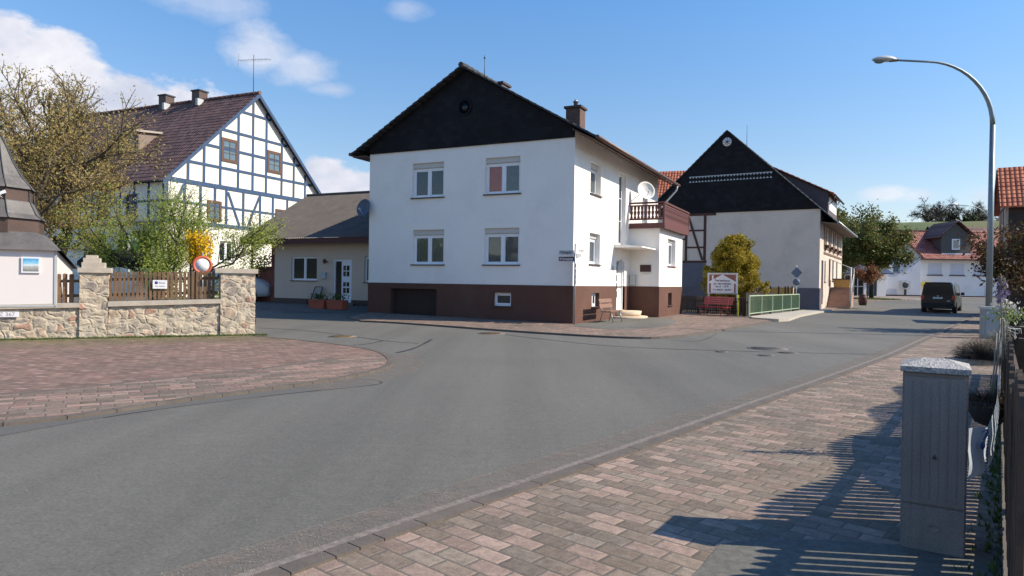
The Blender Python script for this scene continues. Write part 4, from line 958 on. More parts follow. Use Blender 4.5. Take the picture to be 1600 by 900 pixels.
# garage with blue roof
GB = thing('bank_building', 'low pavilion with blue sloping roof and glass doors behind the street trees', 'building', (37.5, 84, .5), 0)
mb = MB(); mb.wall(0, 8.5, -.1, 2.9, [(.4, 5.8, 0, 2.5), (6.1, 7.4, 0, 2.7)], .2); mb.box(8.4, 8.5, .01, 6, -.1, 2.9); mb.box(0, .1, .01, 6, -.1, 2.9); mb.build('wall', M_plast, GB)
mb = MB()
for x in (.4, 1.5, 2.3, 3.4, 4.5, 5.0, 5.75): mb.box(x, x+.1, .05, .12, 0, 2.5)
mb.box(.5, 5.8, .05, .12, 1.15, 1.22); fo = mb.build('window_front', M_white, GB); MB().box(.4, 5.8, .13, .15, 0, 2.5).build('pane', M_dglass, fo); MB().box(6.1, 7.4, .1, .15, 0, 2.7).build('door', mat('teal_door', (.02,.06,.09), .3, .1, 2, 0), GB)
bl_ = mat('blue_sheet_roof', (.035,.055,.11), .5, .1, 2, .1)
MB().prism([(-.3, -.8, 2.7), (9.0, -.8, 2.7), (7.4, 3, 5.2), (-.3, 3, 5.2)], (0, 0, .12)).prism([(-.3, 6.5, 2.7), (9.0, 6.5, 2.7), (7.4, 3, 5.2), (-.3, 3, 5.2)], (0, 0, .12)).build('roof', bl_, GB)
# electric meter / air-con on wing, yellow post box
x, y = 50.4, 86.35
o = thing('air_conditioner', 'grey air conditioning unit on a stand against the shaded far wall', 'air conditioner', (49.6, 86.1, .5))
MB().box(-.55, .55, -.2, .25, .9, 2.0).build('case', M_lgrey, o); MB(T((-.1, -.2, 1.45))).lathe((0,0,0), [(.4,0), (.4,.02), (.3,.03), (0,.03)], 16, (0,-1,0)).build('fan', M_darkm, o); MB().box(-.1, .1, -.1, .1, 0, .9).build('stand', M_darkm, o)
o = thing('post_box', 'small yellow post box mounted on the far white wall left of the van', 'post box', (53.1, 87.8, 1.75))
MB().prism([(-.38,0,0), (.38,0,0), (.38,0,.55), (.3,0,.68), (-.3,0,.68), (-.38,0,.55)], (0, -.35, 0)).build('box', M_yel, o); MB().box(-.25, .25, -.37, -.35, .4, .46).build('slot', M_darkm, o)
# brown roof behind
BB = thing('barn', 'brown roofed barn behind the far red roof, under the hill', 'barn', (80, 112, .5), R(4))
MB().box(-9, 14, 0, 9, 0, 7).build('wall', M_plasto, BB)
mb = MB(); courses(mb, -9.4, 14.4, (-.5, 6.8), (4.5, 11.6), 12); courses(mb, -9.4, 14.4, (9.5, 6.8), (4.5, 11.6), 12); mb.build('roof', M_purptile, BB)

# ================================================================ right barn
RB = thing('street_barn', 'barn with orange-red tiled roof at the right edge beyond the lamp post', 'barn', (28.41, 39.4, 0), az_rot(31.8))
mb = MB(SIDE(0)); mb.M = Matrix.Scale(-1, 4, (1, 0, 0)) if 0 else Matrix()
mb.box(0, .12, 0, 4.95, 0, 6.4); mb.prism([(0, 0, 6.4), (0, 4.95, 6.4), (0, 2.47, 8.75)], (.12, 0, 0)); mb.build('gable_wall', mat('aged_render', (.40,.32,.27), .9, .1, 2, .2), RB)
mb = MB().box(.12, 14, 0, .1, 0, 6.4); mb.box(.12, 14, 4.85, 4.95, 0, 6.4); mb.build('board_wall', M_fenced, RB)
mb = MB().box(-.03, .0, 0, 4.95, 4.6, 4.8); mb.box(-.03, 0, 0, 4.95, 6.3, 6.45); mb.box(-.03, 0, 1.5, 1.65, 4.8, 6.3); mb.box(-.03, 0, 3.2, 3.35, 4.8, 6.3); mb.build('timber_frame', M_wood, RB)
mb = MB(); courses(mb, -.3, 14, (-.35, 6.3), (2.47, 8.95), 10); courses(mb, -.3, 14, (5.3, 6.3), (2.47, 8.95), 10); mb.build('roof', M_redtile, RB)
mb = MB().prism([(-.3, -.35, 6.2), (-.3, 2.47, 8.85), (-.3, 5.3, 6.2), (-.3, 5.3, 6.05), (-.3, 2.47, 8.7), (-.3, -.35, 6.05)], (-.05, 0, 0)); mb.build('bargeboard', M_wood, RB)
# wooden shed wall by the hedge
SH = thing('garden_shed', 'narrow dark wooden shed beside the budding hedge at right edge', 'shed', (22.1, 30.3, 0), az_rot(35))
MB().box(0, 3.2, 0, 3, 0, 2.6).build('wall', M_fenced, SH); MB().prism([(-.3,-.3,2.55), (3.5,-.3,2.55), (3.5,3.3,3.0), (-.3,3.3,3.0)], (0,0,.1)).build('roof', M_wood, SH)

# ================================================================ stone wall, fence, kiosk
SWR = thing('stone_wall', 'low beige rubble stone wall with coping and a tall end pier, at left', 'wall', (-6.9, 18.36, 0), R(26.3))
def rubble(mb, x0, x1, y0, y1, z0, z1l, z1r, n=.12, seed=1):
    """box with a rough, slightly bulging face"""
    rg = random.Random(seed); nx_ = max(2, int((x1-x0)/n)); nz = max(2, int((max(z1l, z1r)-z0)/n))
    for (face_y, sgn) in ((y0, -1), (y1, 1)):
        g_ = []
        for j in range(nz+1):
            r_ = []
            for i in range(nx_+1):
                f = i/nx_; zt = z1l+(z1r-z1l)*f
                r_.append(mb.P((x0+(x1-x0)*f + (rg.uniform(-.012, .012) if 0 < i < nx_ else 0), face_y + sgn*rg.uniform(-.012, .022), z0+(zt-z0)*j/nz)))
            g_.append(r_)
        for j in range(nz):
            for i in range(nx_): mb.f.append([g_[j][i], g_[j][i+1], g_[j+1][i+1], g_[j+1][i]]); mb.sm.append(False)
    ny = max(2, int((y1-y0)/n))
    for (fx, zt, sgn) in ((x0, z1l, -1), (x1, z1r, 1)):
        g_ = []
        for j in range(nz+1): g_.append([mb.P((fx + sgn*rg.uniform(-.012, .022), y0+(y1-y0)*i/ny, z0+(zt-z0)*j/nz)) for i in range(ny+1)])
        for j in range(nz):
            for i in range(ny): mb.f.append([g_[j][i], g_[j][i+1], g_[j+1][i+1], g_[j+1][i]]); mb.sm.append(False)
    mb.face([(x0, y0, z1l), (x1, y0, z1r), (x1, y1, z1r), (x0, y1, z1l)])
mb = MB(); rubble(mb, -9.5, -.86, .04, .5, -.1, .66, .88, seed=3); mb.build('wall', M_stone, SWR)
mb = MB(); rubble(mb, -.86, .0, 0, .62, -.1, 1.66, 1.68, seed=4); mb.build('pier', M_stone, SWR)
mb = MB(); rubble(mb, -4.02, -3.42, 0, .55, -.1, 1.62, 1.63, seed=5); mb.build('pier', M_stone, SWR)
MB().box(-1.0, .06, -.06, .68, 1.68, 1.8).build('pier_cap', M_cope, SWR)
mb = MB().box(-4.06, -3.36, -.05, .6, 1.63, 1.75); mb.box(-3.98, -3.5, -.03, .5, 1.75, 1.88); mb.box(-3.95, -3.6, 0, .42, 1.88, 1.99); mb.box(-3.9, -3.66, .05, .36, 1.99, 2.06); mb.build('pier_cap', M_cope, SWR)
mb = MB(); mb.prism([(-3.42, -.03, .80), (-.86, -.03, .88), (-.86, -.03, .99), (-3.42, -.03, .92)], (0, .6, 0)); mb.prism([(-9.5, -.03, .66), (-4.02, -.03, .78), (-4.02, -.03, .89), (-9.5, -.03, .76)], (0, .6, 0)); mb.build('coping', M_cope, SWR)
def picket_fence(name, label, loc_, rz, L, h, m, pitch=.11, pw=.075, z0=.08, z1f=None, rails=(.25, .75), post=True, slope=0, jitter=.01, tip=.05, cat='fence', side=1):
    o = thing(name, label, cat, loc_, rz); mb = MB(); n = int(L/pitch); rg = random.Random(int(L*100))
    for k in range(n):
        x = k*pitch; hz = (z1f(x) if z1f else h) + rg.uniform(-jitter, jitter); zz = slope*x; q = pw/2*rg.uniform(.85, 1.1); yo = rg.uniform(-.005, .005); ln = rg.uniform(-.008, .008)
        mb.prism([(x-q, yo, z0+zz), (x+q, yo, z0+zz), (x+q+ln, yo, hz-tip+zz), (x+q*.5+ln, yo, hz-tip*.25+zz), (x+ln, yo, hz+zz), (x-q*.5+ln, yo, hz-tip*.25+zz), (x-q+ln, yo, hz-tip+zz)], (0, .022, 0))
    mb.build('pickets', m, o); mb = MB()
    for r in rails: mb.prism([(0, side*.03+(0 if side > 0 else .022), h*r-.035), (L, side*.03+(0 if side > 0 else .022), h*r-.035+slope*L), (L, side*.03+(0 if side > 0 else .022), h*r+.035+slope*L), (0, side*.03+(0 if side > 0 else .022), h*r+.035)], (0, side*.04, 0))
    mb.build('rail', m, o)
    if post:
        for x in np.linspace(0.06, L-.06, max(2, int(L/2.2)+1)): MB().box(x-.05, x+.05, side*.075, side*.175, 0, h*.95+slope*x).build('post', m, o)
    return o
def wl(x, y=0): a = R(26.3); return (-6.9+x*cos(a)-y*sin(a), 18.36+x*sin(a)+y*cos(a))
p = wl(-3.38, .2); picket_fence('wooden_fence', 'brown picket fence between the two stone piers, paper notice on it', (*p, .9), R(26.3), 2.46, .76, M_fence, .098, .07, .04, slope=.028, tip=.015, post=False)
p = wl(-4.6, .2); picket_fence('wooden_fence', 'short brown picket fence between white kiosk and stone pier', (*p, .87), R(26.3), .6, .72, M_fence, .13, .095, .02, slope=.02, tip=.02, post=False)
p = wl(-2.45, .17); nt_ = thing('paper_notice', 'small white printed notice fixed to the brown picket fence', 'notice', (*p, 1.25), R(26.3))
MB().box(0, .33, -.012, -.004, 0, .22).build('sheet', M_wht, nt_)
text('lettering', 'Bitte', .075, nt_, T((.21, -.014, .15)), M_grey_ink, .001); text('lettering', 'frei halten', .055, nt_, T((.165, -.014, .065)), M_grey_ink, .001)
MB(T((.085, -.013, .155))).lathe((0,0,0), [(.04,0), (.04,.003), (0,.003)], 16, (0,-1,0)).build('emblem', mat('blue_print', (.08,.07,.30), .6, .02, 3, 0), nt_)
p = wl(-5.62, .02); npz = thing('number_plate', 'small white plate reading AZ 367 set in the stone wall', 'plate', (*p, .56), R(26.3))
MB().box(-.12, .4, -.035, -.015, 0, .125).build('plate', M_wht, npz); text('lettering', 'AZ 367', .125, npz, T((.13, -.037, .062)), M_grey_ink, .001)
# kiosk
KI = thing('kiosk', 'white panelled kiosk with faceted dark slate turret roof behind the stone wall', 'kiosk', (*wl(-4.5, .02), 0), R(26.3))
MB().prism([(-2.7, 0, .8), (0, 0, .8), (0, 3.0, .8), (-2.7, 3.0, .8)], (0, 0, .0)).build('base', M_conc, KI)
mb = MB(); mb.face([(-2.7, -.04, .82), (0, -.04, .82), (0, -.04, 2.16), (-2.7, -.04, 2.16)]); mb.face([(0, -.04, .82), (.0, 2.9, .82), (0, 2.9, 1.78), (0, -.04, 2.16)]); mb.face([(-2.7, -.04, .82), (-2.7, 2.9, .82), (-2.7, 2.9, 1.78), (-2.7, -.04, 2.16)]); mb.face([(-2.7, 2.9, .82), (0, 2.9, .82), (0, 2.9, 1.78), (-2.7, 2.9, 1.78)])
mb.build('wall', mat('pinkish_white_panel', (.74,.68,.66), .6, .01, 2, 0), KI)
mb = MB().box(-.03, .02, -.06, -.02, .8, 2.16); mb.box(-2.7, 0, -.06, -.03, .8, .84); mb.build('trim', M_lgrey, KI)
cx_, cy_ = -1.35, 1.0
def ring(r, z, n=8, a0=pi/8): return [(cx_+r*cos(a0+2*pi*k/n), cy_+r*sin(a0+2*pi*k/n), z) for k in range(n)]
def facet(name, tiers, m):
    mb = MB(); rs_ = [ring(r, z) for r, z in tiers]
    for i in range(len(rs_)-1):
        for k in range(8): mb.face([rs_[i][k], rs_[i][(k+1) % 8], rs_[i+1][(k+1) % 8], rs_[i+1][k]])
    return mb.build(name, m, KI)
mb = MB(); b0 = [(-2.82, -.16, 2.14), (.12, -.16, 2.14), (.12, 3.0, 1.74), (-2.82, 3.0, 1.74)]; R1 = ring(1.2, 2.62)
sq = lambda k: b0
top = [(-2.25, .12, 2.57), (-.45, .12, 2.57), (-.45, 1.9, 2.57), (-2.25, 1.9, 2.57)]
for k in range(4): mb.face([b0[k], b0[(k+1) % 4], top[(k+1) % 4], top[k]])
mb.face(top); mb.build('lower_roof', M_slate, KI)
facet('lower_band', [(.98, 2.55), (.98, 2.92)], M_slatebr); facet('middle_roof', [(1.05, 2.9), (.9, 3.02), (.76, 3.32), (.74, 3.34)], M_slate); facet('upper_band', [(.73, 3.32), (.73, 3.66)], M_slatebr)
facet('spire', [(.80, 3.64), (.76, 3.70), (.54, 3.96), (.35, 4.3), (.17, 4.72), (.05, 4.95), (0.0, 4.95)], M_slate)
mb = MB()
for tiers in ([(.81, 3.64), (.55, 3.96), (.36, 4.3), (.18, 4.72), (.06, 4.95)], [(1.06, 2.9), (.91, 3.02), (.77, 3.32), (.74, 3.66)]):
    for k in range(8):
        a = pi/8+2*pi*k/8; mb.path([(cx_+r*cos(a), cy_+r*sin(a), z) for r, z in tiers], .014, 5)
mb.build('lead_seams', M_darkm, KI)
MB().tube((cx_, cy_, 4.9), (cx_, cy_, 5.15), .05, .03).lathe((cx_, cy_, 5.15), [(.03,0), (.1,.02), (.1,.06), (0,.08)], 10).build('finial', M_darkm, KI)
mb = MB(); a = pi/8 - 3*pi/4; mb.prism([(cx_+.1, cy_-.70, 3.46), (cx_+.28, cy_-.70, 3.56), (cx_+.31, cy_-.70, 3.49), (cx_+.18, cy_-.70, 3.43), (cx_+.24, cy_-.70, 3.37)], (0, -.03, 0)); mb.build('dove_ornament', M_wht, KI)
po = MB().box(-.68, -.3, -.075, -.062, 1.6, 1.98); po = po.build('poster', M_wht, KI); 
m, t, b = new_mat('poster_print'); v = objco(t); z = t.sep(v)[2]; c = t.ramp(t.m('ADD', z, t.m('MULTIPLY', t.noise(v, 8, 4), .25)), [(.0, (.2,.2,.18))]); zz = t.m('DIVIDE', t.m('SUBTRACT', t.m('ADD', z, t.m('MULTIPLY', t.noise(v, 9, 4), .12)), 1.72), .26, clamp=True)
c = t.ramp(zz, [(0, (.22,.22,.20)), (.35, (.45,.47,.45)), (.5, (.7,.75,.78)), (.65, (.25,.55,.75)), (1, (.08,.35,.62))]); t.put(b.inputs['Base Color'], c)
MB().box(-.64, -.34, -.08, -.0755, 1.64, 1.94).build('picture', m, po)

# ================================================================ trees
def grow(mb, p, d, L, r, lev, tips, rg, spread=.6, upb=.15, seg=3, kids=(2, 4), ratio=.72, droop=0):
    p = Vector(p); d = Vector(d).normalized(); n = seg
    for i in range(n):
        q = p + d * (L/n); r2 = r * (1 - .35*(i+1)/n)
        mb.tube(p, q, r*(1-.35*i/n), r2, 5 if lev > 1 else 4, False)
        p = q
        d = (d + Vector((rg.gauss(0, .12), rg.gauss(0, .12), rg.gauss(0, .08) + upb*.25 - droop*.12))).normalized()
        if lev <= 2: tips.append((p.copy(), d.copy(), lev))
        if lev > 0 and i < n-1 and rg.random() < .75:
            side = d.orthogonal(); side.rotate(Matrix.Rotation(rg.uniform(0, 2*pi), 3, d).to_quaternion()); nd = (d*.55 + side*spread*1.1 + Vector((0, 0, upb))).normalized()
            grow(mb, p, nd, L*ratio*.8, r*.5, lev-1, tips, rg, spread, upb, seg, kids, ratio, droop)
    if lev > 0:
        for _ in range(rg.randint(*kids)):
            side = d.orthogonal(); side.rotate(Matrix.Rotation(rg.uniform(0, 2*pi), 3, d).to_quaternion())
            nd = (d + side*spread*rg.uniform(.5, 1.2) + Vector((0, 0, upb))).normalized()
            grow(mb, p, nd, L*ratio*rg.uniform(.8, 1.15), r*.62, lev-1, tips, rg, spread, upb, seg, kids, ratio, droop)
def tree(name, label, cat, loc_, stems, L, r, lev, leafm, per, sig, ls, seed, barkm=M_bark, spread=.6, upb=.15, group=None, kids=(2, 3), ratio=.72, droop=0, seg=3, trunk=0):
    o = thing(name, label, cat, loc_, 0, group); rg = random.Random(seed); rn = np.random.default_rng(seed); mb = MB(); tips = []
    for (p, d) in stems: grow(mb, p, d, L, r, lev, tips, rg, spread, upb, seg, kids, ratio, droop)
    if trunk: mb.tube((0,0,-.1), (0,0,trunk), r*1.5, r*1.05, 8)
    mb.build('trunk', barkm, o)
    P = np.array([list(t_[0]) for t_ in tips])
    pts = np.repeat(P, per, 0) + rn.normal(size=(len(P)*per, 3)) * sig
    leaves(MB(), pts, ls[0], ls[1], rn).build('crown', leafm, o)
    return o
M_bud = leafmat('olive_brown_buds', [(.32,.22,.08), (.46,.33,.12), (.54,.42,.17), (.40,.38,.13)], .55)
tree('cherry_tree', 'tall spreading tree with olive-brown young leaves in front of the farmhouse', 'tree', (-18.2, 26.5, 0), [((0,0,0), (.03,-.02,1)), ((.1,0,1.2), (.45,.1,.9)), ((0,.1,1.2), (-.5,0,.9)), ((0,0,1.0), (.2,-.5,.8))], 3.15, .16, 5, M_bud, 3, .15, (.028, .062), 11, M_bark, .62, .12, ratio=.72, kids=(2, 3))
M_wil = leafmat('fresh_green_leaves', [(.22,.29,.04), (.36,.44,.07), (.50,.55,.14)], .55)
tree('young_tree', 'airy multi-stemmed tree with fresh light green leaves behind the picket fence', 'tree', (-12.1, 23.6, 0), [((-.15,0,0), (-.1,0,1)), ((.1,0,0), (.1,0,1)), ((.3,.1,0), (.35,0,1)), ((-.2,.1,0), (-.45,.1,1))], 1.75, .06, 4, M_wil, 8, .17, (.018, .04), 21, M_barkd, .5, .2, ratio=.72, kids=(2, 3), droop=.3)
M_dk = leafmat('dark_spring_leaves', [(.05,.08,.018), (.10,.14,.03), (.15,.16,.045), (.18,.13,.045)], .3)
tree('street_tree', 'left bushy green tree beside the barn, farther from the trunk on the lawn', 'tree', (35.2, 75, .45), [((0,0,0), (0,0,1)), ((0,0,2.3), (.05,0,1)), ((0,0,3.2), (-.5,0,.8)), ((0,0,3.2), (.5,.2,.8))], 3.0, .2, 3, M_dk, 26, .4, (.09, .2), 31, M_barkd, .7, .1, 'street trees')
tree('street_tree', 'round green street tree with bare trunk in front of the far white houses', 'tree', (34.75, 66, .42), [((0,0,2.4), (0,0,1)), ((0,0,2.7), (.55,0,.7)), ((0,0,2.7), (-.55,.1,.7))], 2.15, .15, 3, M_dk, 26, .33, (.07, .17), 35, M_barkd, .75, .05, 'street trees', trunk=2.75)
M_cop = leafmat('copper_leaves', [(.14,.06,.03), (.24,.11,.05), (.30,.16,.08)], .3)
tree('small_maple', 'small round copper-leaved tree before the blue-roofed pavilion', 'tree', (33.3, 64, .42), [((0,0,1.6), (0,0,1)), ((0,0,1.7), (.6,0,.5)), ((0,0,1.7), (-.6,0,.5))], .72, .05, 2, M_cop, 26, .2, (.05, .11), 41, M_barkd, .8, 0, trunk=1.8)
M_hed = leafmat('reddish_budding_leaves', [(.05,.028,.018), (.11,.05,.03), (.14,.09,.035), (.08,.075,.02)], .3)
tree('budding_hedge_tree', 'brown-red budding shrub filling the right edge beyond the fence', 'tree', (18.9, 24.3, 0), [((0,0,0), (0,0,1)), ((0,0,.4), (.5,0,.8)), ((0,0,.4), (-.35,0,.8)), ((.3,0,.2), (.7,.1,.6))], 1.45, .09, 3, M_hed, 14, .2, (.04, .1), 51, M_barkd, .6, .1)
# yellow conifer made of dense clumps
o = thing('golden_conifer', 'dense golden-green conifer behind the holiday home sign', 'conifer', (12.0, 37.0, 0)); rn = np.random.default_rng(9); pts = []
for k in range(330):
    h = rn.uniform(.45, 4.15); rad = 1.5*(1-((h-1.3)/3.0))**.48 if 1.3 < h < 4.3 else 1.3*min(1, .55+(h-.4)*.45)
    a = rn.uniform(0, 2*pi); rr2 = rad*1.15*rn.uniform(.6, 1.0)*(1+.13*sin(3*a+h*2.3)+.1*sin(5.1*h+a)); c = np.array([rr2*cos(a), rr2*sin(a), h]); s_ = rn.uniform(.10, .30)
    d = rn.normal(size=(230, 3)); d /= np.linalg.norm(d, axis=1)[:, None]; pts.append(c + d * s_ * rn.uniform(.6, 1.05, size=(230, 1)))
    pts.append(np.array([0, 0, min(h, 3.6)]) + np.clip(rn.normal(size=(30, 3))*rad*.35, -.7*rad, .7*rad))
leaves(MB(), np.concatenate(pts), .025, .06, rn).build('crown', leafmat('golden_needles', [(.07,.08,.012), (.21,.18,.018), (.40,.30,.025), (.55,.40,.045)], .25), o)
MB().tube((0,0,0), (0,0,3.6), .12, .03, 8).build('trunk', M_barkd, o)
# forsythia
o = thing('forsythia_bush', 'bright yellow flowering bush seen above the red ringed road sign', 'bush', (-10.25, 22.4, 0)); rn = np.random.default_rng(19)
mb = MB(); pts = []
for k in range(44):
    x0_, y0_ = rn.uniform(-.4, .4), rn.uniform(-.3, .3); a_ = (x0_*.6, y0_*.6, 0); b_ = (x0_*.8, y0_, rn.uniform(2.7, 3.15)); mb.tube(a_, b_, .02, .006, 4, False)
    for f in np.linspace(.72, 1, 40): pts.append([a_[0]+(b_[0]-a_[0])*f+rn.normal()*.06, a_[1]+(b_[1]-a_[1])*f+rn.normal()*.05, b_[2]*f])
mb.build('stems', M_bark, o); leaves(MB(), pts, .035, .06, rn).build('flowers', leafmat('yellow_petals', [(.65,.40,.01), (.85,.58,.02)], .3), o)
# orchard trees on the hill, far
bare = leafmat('bare_twigs', [(.05,.045,.035), (.09,.08,.05)], .1)
hp = []
for i, (px, lab) in enumerate([(1448, 'left'), (1472, 'second'), (1512, 'third'), (1530, 'fourth'), (1585, 'fifth')]):
    D = 215 + 8*(i % 2); X = (px-800)/1067*D; hp.append((X, D, hill_h(X, D)))
labs = ['leftmost bare orchard tree on the green hilltop', 'wide bare orchard tree on the hill above the slate dormer', 'bare orchard tree on the hill left of the tall lamp post', 'bare orchard tree on the hill just left of the lamp post, lower', 'bare orchard tree on the hill right of the lamp post']
base = tree('orchard_tree', labs[0], 'tree', hp[0], [((0,0,-1), (0,0,1)), ((0,0,1), (.8,0,.5)), ((0,0,1), (-.8,0,.5))], 3.0, .3, 4, bare, 2, .3, (.06, .16), 61, M_barkd, .8, 0, 'bare orchard trees on the hill')
for i in range(1, 5):
    q = dup(base, hp[i], i*1.3, labs[i]); q.scale = (1.0+.25*(i % 2), 1.1, .95+.2*(i % 2))
# hedge masses on the hill
rn = np.random.default_rng(77); pts = []
for k in range(9):
    a = rn.uniform(R(24), R(48)); D = 232+rn.uniform(-4, 30); X, Y = D*sin(a)*1.0, D*cos(a); s_ = rn.uniform(.8, 1.5); pts.append(np.array([X, Y, hill_h(X, Y)+s_*.6]) + rn.normal(size=(240, 3))*s_*.5)
tag(leaves(MB(), np.concatenate(pts), .25, .6, rn).build('hilltop_scrub', leafmat('scrub', [(.04,.05,.02), (.07,.085,.03)], .1)), 'line of far scrub along the hilltop behind the orchard trees', 'scrub', kind='stuff')
# lawn patch and weeds
def tufts(name, label, pts, h, m=M_grass, seed=1):
    rg = random.Random(seed); mb = MB()
    for x, y in pts:
        z = hgt(x, y)
        for _ in range(3):
            a = rg.uniform(0, 2*pi); l = h*rg.uniform(.5, 1.2); w_ = .012; dx_, dy_ = cos(a)*w_, sin(a)*w_; tx, ty = rg.gauss(0, h*.4), rg.gauss(0, h*.4)
            mb.face([(x-dx_, y-dy_, z+.02), (x+dx_, y+dy_, z+.02), (x+tx, y+ty, z+.02+l)])
    return tag(mb.build(name, m), label, 'grass', kind='stuff')
rg = random.Random(3)
pts = [(*wl(rg.uniform(-9, .3), -abs(rg.gauss(0, .10))-.02),) for _ in range(2600)]
for c_ in (-2.2, -2.3, -2.25): pts += [(*wl(c_+rg.gauss(0, .12), -abs(rg.gauss(0, .08))),) for _ in range(220)]
tufts('grass', 'weeds and moss growing along the foot of the stone wall', pts, .05)
mb = MB(); n = 28; cxx, cyy = 34.5, 65.6
mb.face([(cxx+2.6*cos(2*pi*k/n)*(1+.1*sin(k*3)), cyy+2.4*sin(2*pi*k/n), hgt(0, cyy)+.09) for k in range(n)])
struct(mb.build('lawn', m_ := mat('lawn_green', (.10,.15,.03), .9, .2, 4, .5, 40)))
tufts('grass', 'small lawn round the street tree trunk in front of the far houses', [(cxx+rg.gauss(0, 1.2), cyy+rg.gauss(0, 1.1)) for _ in range(1200)], .16, seed=5)
tufts('grass', 'grass patch at the foot of the barn buttress beside the green railing', [(18.2+rg.gauss(0, .5), 42.6+rg.gauss(0, .35)) for _ in range(500)], .12, seed=6)

# ================================================================ garden fence, sign, railing (middle right)
picket_fence('picket_fence', 'dark old picket fence behind the red bench, from white house to green railing', (8.0, 38.3, .03), atan2(33.1-38.3, 11.35-8.0), 6.15, .96, M_fenced, .13, .09)
picket_fence('picket_fence', 'dark picket fence behind the green railing in front of the barn', (11.4, 33.15, .03), R(56.5), 5.5, 1.2, M_fenced, .13, .09)
GR = thing('green_railing', 'pale green steel railing with upright bars beside the pavement slab', 'railing', (11.15, 32.05, .1), atan2(41.6-32.05, 17.5-11.15))
Lr = sqrt((41.6-32.05)**2 + (17.5-11.15)**2)
MB().bar((0,0,.98), (Lr,0,.98), .05, .05).bar((0,0,.14), (Lr,0,.14), .04, .04).build('rail', M_pgreen, GR)
mb = MB()
for k in range(int(Lr/.13)): mb.box(.05+k*.13, .07+k*.13, -.01, .01, .15, .96)
mb.build('bars', M_green, GR)
for k in range(6): MB().box(k*Lr/5-.03, k*Lr/5+.03, -.03, .03, -.1, 1.0).build('post', M_pgreen, GR)
HS = thing('holiday_home_sign', 'large white board advertising a Ferienhaus, above the red bench', 'sign', (10.75, 34.9, .06), R(-26))
MB().box(-.72, .72, -.02, .02, 1.10, 2.12).build('board', M_wht, HS)
mred = mat('faded_red_print', (.26,.10,.075), .6, .08, 3, 0)
mb = MB().prism([(-.66, -.024, 2.05), (-.66, -.024, 1.68), (0, -.024, 2.05)], (0, .003, 0)); mb.prism([(.66, -.024, 2.05), (0, -.024, 2.05), (.66, -.024, 1.68)], (0, .003, 0)); mb.box(-.66, -.57, -.024, -.021, 1.12, 1.6); mb.box(.58, .66, -.024, -.021, 1.12, 1.58); mb.build('printed_house', mred, HS)
MB().box(-.52, -.44, -.027, -.0245, 1.78, 2.0).build('printed_chimney', M_wht, HS)
for s_, z_, sz in (('Ferienhaus', 1.74, .17), ('zu vermieten', 1.58, .165), ('bis 5 - 10 P.', 1.43, .14), ('Tel. 06635 - 867829', 1.26, .115)): text('lettering', s_, sz, HS, T((0, -.0225, z_)), M_ink, .001, bold=.003)
mb = MB()
for q in ((-.72, .72, 2.1, 2.13), (-.72, .72, 1.05, 1.08), (-.75, -.72, 1.05, 2.13), (.72, .75, 1.05, 2.13)): mb.box(q[0], q[1], -.03, .03, q[2], q[3])
mb.build('frame', M_lgrey, HS)
for x in (-.7, .7): MB().box(x-.035, x+.035, .031, .1, 0, 2.0).build('post', M_lgrey, HS)
o = thing('marker_post', 'thin bright yellow marker post in the dark fence right of the sign', 'post', (11.05, 33.3, 0)); MB().box(-.03, .03, -.03, .03, 0, 1.1).build('post', mat('bright_yellow', (.80,.72,.02), .5, .02, 3, 0), o); MB().box(-.035, .035, -.035, .035, .85, .92).build('band', M_darkm, o)
o = thing('wooden_crate', 'ochre wooden box with dark stripes standing behind the green railing', 'box', (16.2, 41.0, .0), R(-28))
MB().box(-.65, .65, -.2, .3, .8, 1.48).build('boards', M_yelw, o); mb = MB()
for x in (-.62, -.15, .22, .38, .6): mb.box(x-.04, x+.04, -.22, -.2, .8, 1.55)
mb.box(-.62, -.15, -.22, -.2, .98, 1.03); mb.build('battens', M_wood, o)
for x in (-.6, .6): MB().box(x-.04, x+.04, 0, .08, 0, .8).build('leg', M_wood, o)
RS = thing('road_sign', 'grey back of a diamond and a round road sign on one post by the barn', 'road sign', (17.45, 41.9, .0), R(-20))
MB().tube((0,0,0), (0,0,2.85), .03, .03, 8).build('post', M_lgrey, RS); mback = mat('sign_back', (.13,.16,.22), .6, .05, 3, 0)
MB().prism([(0,-.04,2.05), (.32,-.04,2.4), (0,-.04,2.75), (-.32,-.04,2.4)], (0,.01,0)).build('diamond_plate', mback, RS); MB(T((0,-.035,1.82))).lathe((0,0,0), [(.21,0), (.21,.01), (0,.01)], 20, (0,-1,0)).build('round_plate', mback, RS)

# red ring sign behind the stone wall, round green sign, dark canopy
o = thing('road_sign', 'round red-ringed no-entry-for-vehicles sign above the picket fence', 'road sign', (-9.35, 20.6, 0), R(26))
MB().tube((0,.03,0), (0,.03,2.3), .03).build('post', M_metal, o)
MB(T((0,0,1.93))).lathe((0,0,0), [(.20,.0), (.28,0), (.28,.014), (.20,.014), (.20,0)], 28, (0,-1,0), caps=False).build('red_ring', mat('faded_red', (.55,.10,.05), .5, .05, 3, 0), o); MB(T((0,0,1.93))).lathe((0,0,0), [(.199,0), (.199,.01), (0,.01)], 28, (0,-1,0)).build('white_disc', M_wht, o)
o = thing('round_sign', 'dark green round sign standing before the farmhouse wall', 'sign', (-16.3, 29.0, 0), R(20)); MB().tube((0,.03,0), (0,.03,3.0), .04).build('post', M_lgrey, o); MB(T((0,0,2.95))).lathe((0,0,0), [(.42,0), (.42,.02), (0,.02)], 28, (0,-1,0)).build('disc', mat('bottle_green', (.02,.07,.05), .4, .05, 3, 0), o); MB().box(-.03, .06, -.03, -.021, 2.65, 3.3).build('stripe', M_wht, o)
CN = thing('garden_pavilion', 'black hipped canopy roof of a garden pavilion behind the fence', 'pavilion', (-14.3, 24.9, 0), R(26))
